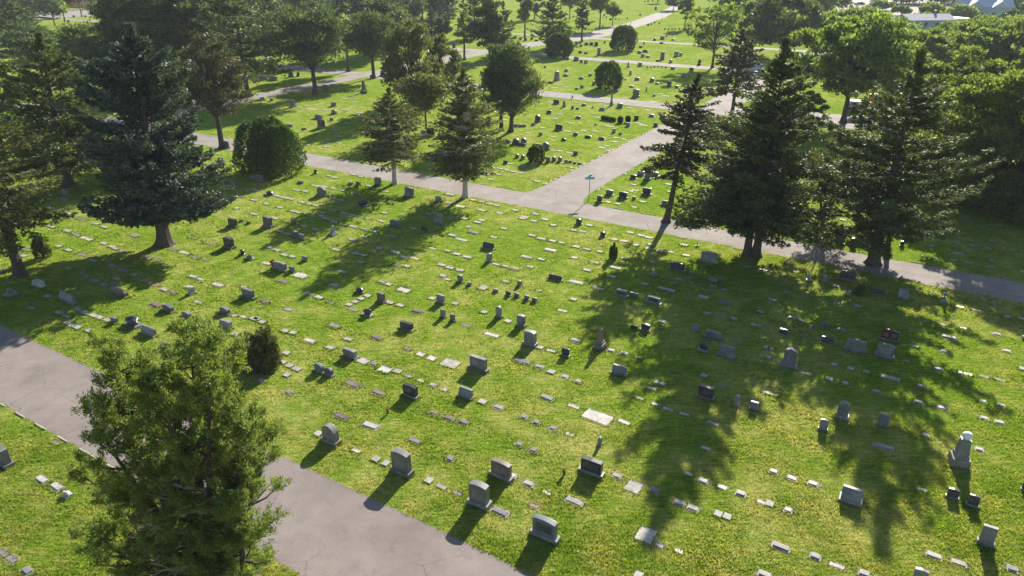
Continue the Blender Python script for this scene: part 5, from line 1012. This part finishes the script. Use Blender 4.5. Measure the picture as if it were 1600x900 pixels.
# ---------------------------------------------------------------- grass blades
def point_in(poly, P):
    x, y = P[:, 0], P[:, 1]; ins = np.zeros(len(P), bool); n = len(poly); j = n-1
    lo, hi = poly.min(0), poly.max(0); cand = np.where((x > lo[0]) & (x < hi[0]) & (y > lo[1]) & (y < hi[1]))[0]
    if not len(cand): return ins
    X, Y = x[cand], y[cand]; r = np.zeros(len(cand), bool)
    for i in range(n):
        xi, yi, xj, yj = poly[i, 0], poly[i, 1], poly[j, 0], poly[j, 1]
        if yi != yj: r ^= ((yi > Y) != (yj > Y)) & (X < (xj-xi)*(Y-yi)/(yj-yi)+xi)
        j = i
    ins[cand] = r; return ins
def grass():
    rg = np.random.default_rng(3); step = .05
    x0, x1, y0, y1 = -75., 75., 9., 125.
    M = np.zeros((int((x1-x0)/step), int((y1-y0)/step)), bool)
    for cx, cy, rz, w, d in FOOT:
        if not (x0+2 < cx < x1-2 and y0+2 < cy < y1-2): continue
        r = math.hypot(w, d)/2+.1; i0, i1 = int((cx-r-x0)/step), int((cx+r-x0)/step)+1; j0, j1 = int((cy-r-y0)/step), int((cy+r-y0)/step)+1
        I, J = np.meshgrid(np.arange(i0, i1), np.arange(j0, j1), indexing='ij')
        X, Y = x0+(I+.5)*step-cx, y0+(J+.5)*step-cy; c, s = math.cos(rz), math.sin(rz)
        M[i0:i1, j0:j1] |= (np.abs(X*c+Y*s) < w/2) & (np.abs(-X*s+Y*c) < d/2)
    n = NGRASS; v = rg.random(n); 
    # more blades where the camera is closer
    py = 40+920*v**.9; px = -60+1720*rg.random(n); den = F*ST+(py-450)*CT
    X = H*(px-800)/den; Y = H*(F*CT-(py-450)*ST)/den
    ok = (X > x0) & (X < x1) & (Y > y0) & (Y < y1)
    X, Y = X[ok], Y[ok]; X0 = X
    for cx, cy, rz, w, d in FOOT:            # taller untrimmed blades hugging every stone
        dist = math.hypot(cx, cy)
        if dist > 75: continue
        m = int(90*(w+d)*min(1, (38/dist)**2)*1.6); t = rg.random(m); side = rg.integers(0, 4, m); g = np.abs(rg.normal(0, .035, m))+.01
        a = np.where(side < 2, (t-.5)*(w+.06), np.where(side == 2, w/2+g, -w/2-g)); b = np.where(side < 2, np.where(side == 0, d/2+g, -d/2-g), (t-.5)*(d+.06))
        c, s = math.cos(rz), math.sin(rz); X = np.r_[X, cx+a*c-b*s]; Y = np.r_[Y, cy+a*s+b*c]
    nbase = len(X0); hug = np.arange(len(X)) >= nbase
    P = np.c_[X, Y]
    road_in = np.zeros(len(P), bool)
    Pj = P+rg.normal(0, .07, P.shape)
    for r_ in ROADS[:4]: road_in |= point_in(r_, Pj)
    I = np.clip(((X-x0)/step).astype(int), 0, M.shape[0]-1); J = np.clip(((Y-y0)/step).astype(int), 0, M.shape[1]-1)
    ok = ~road_in & ~M[I, J]; X, Y = X[ok], Y[ok]; n = len(X); hug = hug[ok]
    dist = np.hypot(np.hypot(X, Y), H); k = np.clip(dist/32, 1, 2.6)
    patch = .75+.5*np.sin(X*.9+np.sin(Y*.7)*2)*np.sin(Y*1.1+np.sin(X*.5)*2)*.5+.25*rg.random(n)
    h = rg.uniform(.035, .085, n)*k**.7*patch*np.where(hug, 1.25, 1); w = h*rg.uniform(.35, .8, n)
    th = rg.uniform(0, 2*math.pi, n); ld = rg.normal(0, .5, (n, 2))
    bx = np.c_[np.cos(th), np.sin(th)]*w[:, None]
    V = np.stack([np.c_[np.c_[X, Y]-bx*.5, np.full(n, -.004)], np.c_[np.c_[X, Y]+bx*.5, np.full(n, -.004)], np.c_[np.c_[X, Y]+ld*h[:, None]*.8+bx*rg.uniform(-.4, .4, (n, 1)), h]], 1).reshape(-1, 3)
    o = link('grass', np_mesh('grass', V, np.arange(3*n).reshape(n, 3)), 'grass_blade'); tag(o, 'short green and straw-coloured grass of the cemetery lawn', 'grass', kind='stuff')
NGRASS = 900000
grass()

# ---------------------------------------------------------------- air, light, camera
bm = MB(); bm.bm.free(); bm.bm = bmesh.new()
hz = MB().prism([(-950, -1), (950, -1), (950, 34), (-950, 34)], 1500, 'y', 0, (0, 480, 0)).build('haze', None)
m = bpy.data.materials.new('haze'); m.use_nodes = True; nt = m.node_tree; nt.nodes.clear()
o_ = nt.nodes.new('ShaderNodeOutputMaterial'); pv = nt.nodes.new('ShaderNodeVolumePrincipled')
pv.inputs['Color'].default_value = (.80, .88, 1, 1); pv.inputs['Density'].default_value = HAZE; pv.inputs['Anisotropy'].default_value = .1
nt.links.new(pv.outputs[0], o_.inputs['Volume']); hz.data.materials.clear(); hz.data.materials.append(m); tag(hz, kind='stuff')
w = bpy.data.worlds.new('World'); scene.world = w; w.use_nodes = True; nt = w.node_tree
sky = nt.nodes.new('ShaderNodeTexSky'); sky.sky_type = 'NISHITA'; sky.sun_disc = False
sky.sun_elevation = R(SUN_EL); sky.sun_rotation = R(SUN_AZ); sky.air_density = 1.0; sky.dust_density = .6; sky.ozone_density = 1.2
nt.links.new(sky.outputs[0], nt.nodes['Background'].inputs[0]); nt.nodes['Background'].inputs[1].default_value = SKY
L = bpy.data.lights.new('sun', 'SUN'); L.energy = SUN; L.angle = R(.55); L.color = (1, .93, .82)
s = bpy.data.objects.new('sun', L); COL.objects.link(s)
d = Vector((math.sin(R(SUN_AZ))*math.cos(R(SUN_EL)), math.cos(R(SUN_AZ))*math.cos(R(SUN_EL)), math.sin(R(SUN_EL))))
s.rotation_euler = d.to_track_quat('Z', 'Y').to_euler()
cam = bpy.data.cameras.new('camera'); cam.lens = F/1600*36; cam.sensor_width = 36; cam.clip_end = 4000
c = bpy.data.objects.new('camera', cam); COL.objects.link(c); c.location = (0, 0, H); c.rotation_euler = (R(90-PITCH), 0, 0); scene.camera = c
v = scene.view_settings; v.view_transform = 'Standard'; v.look = 'None'; v.gamma = 1; v.exposure = EXPO
scene.cycles.volume_max_steps = 64; scene.cycles.max_bounces = 6; scene.cycles.transmission_bounces = 4; scene.cycles.volume_bounces = 0
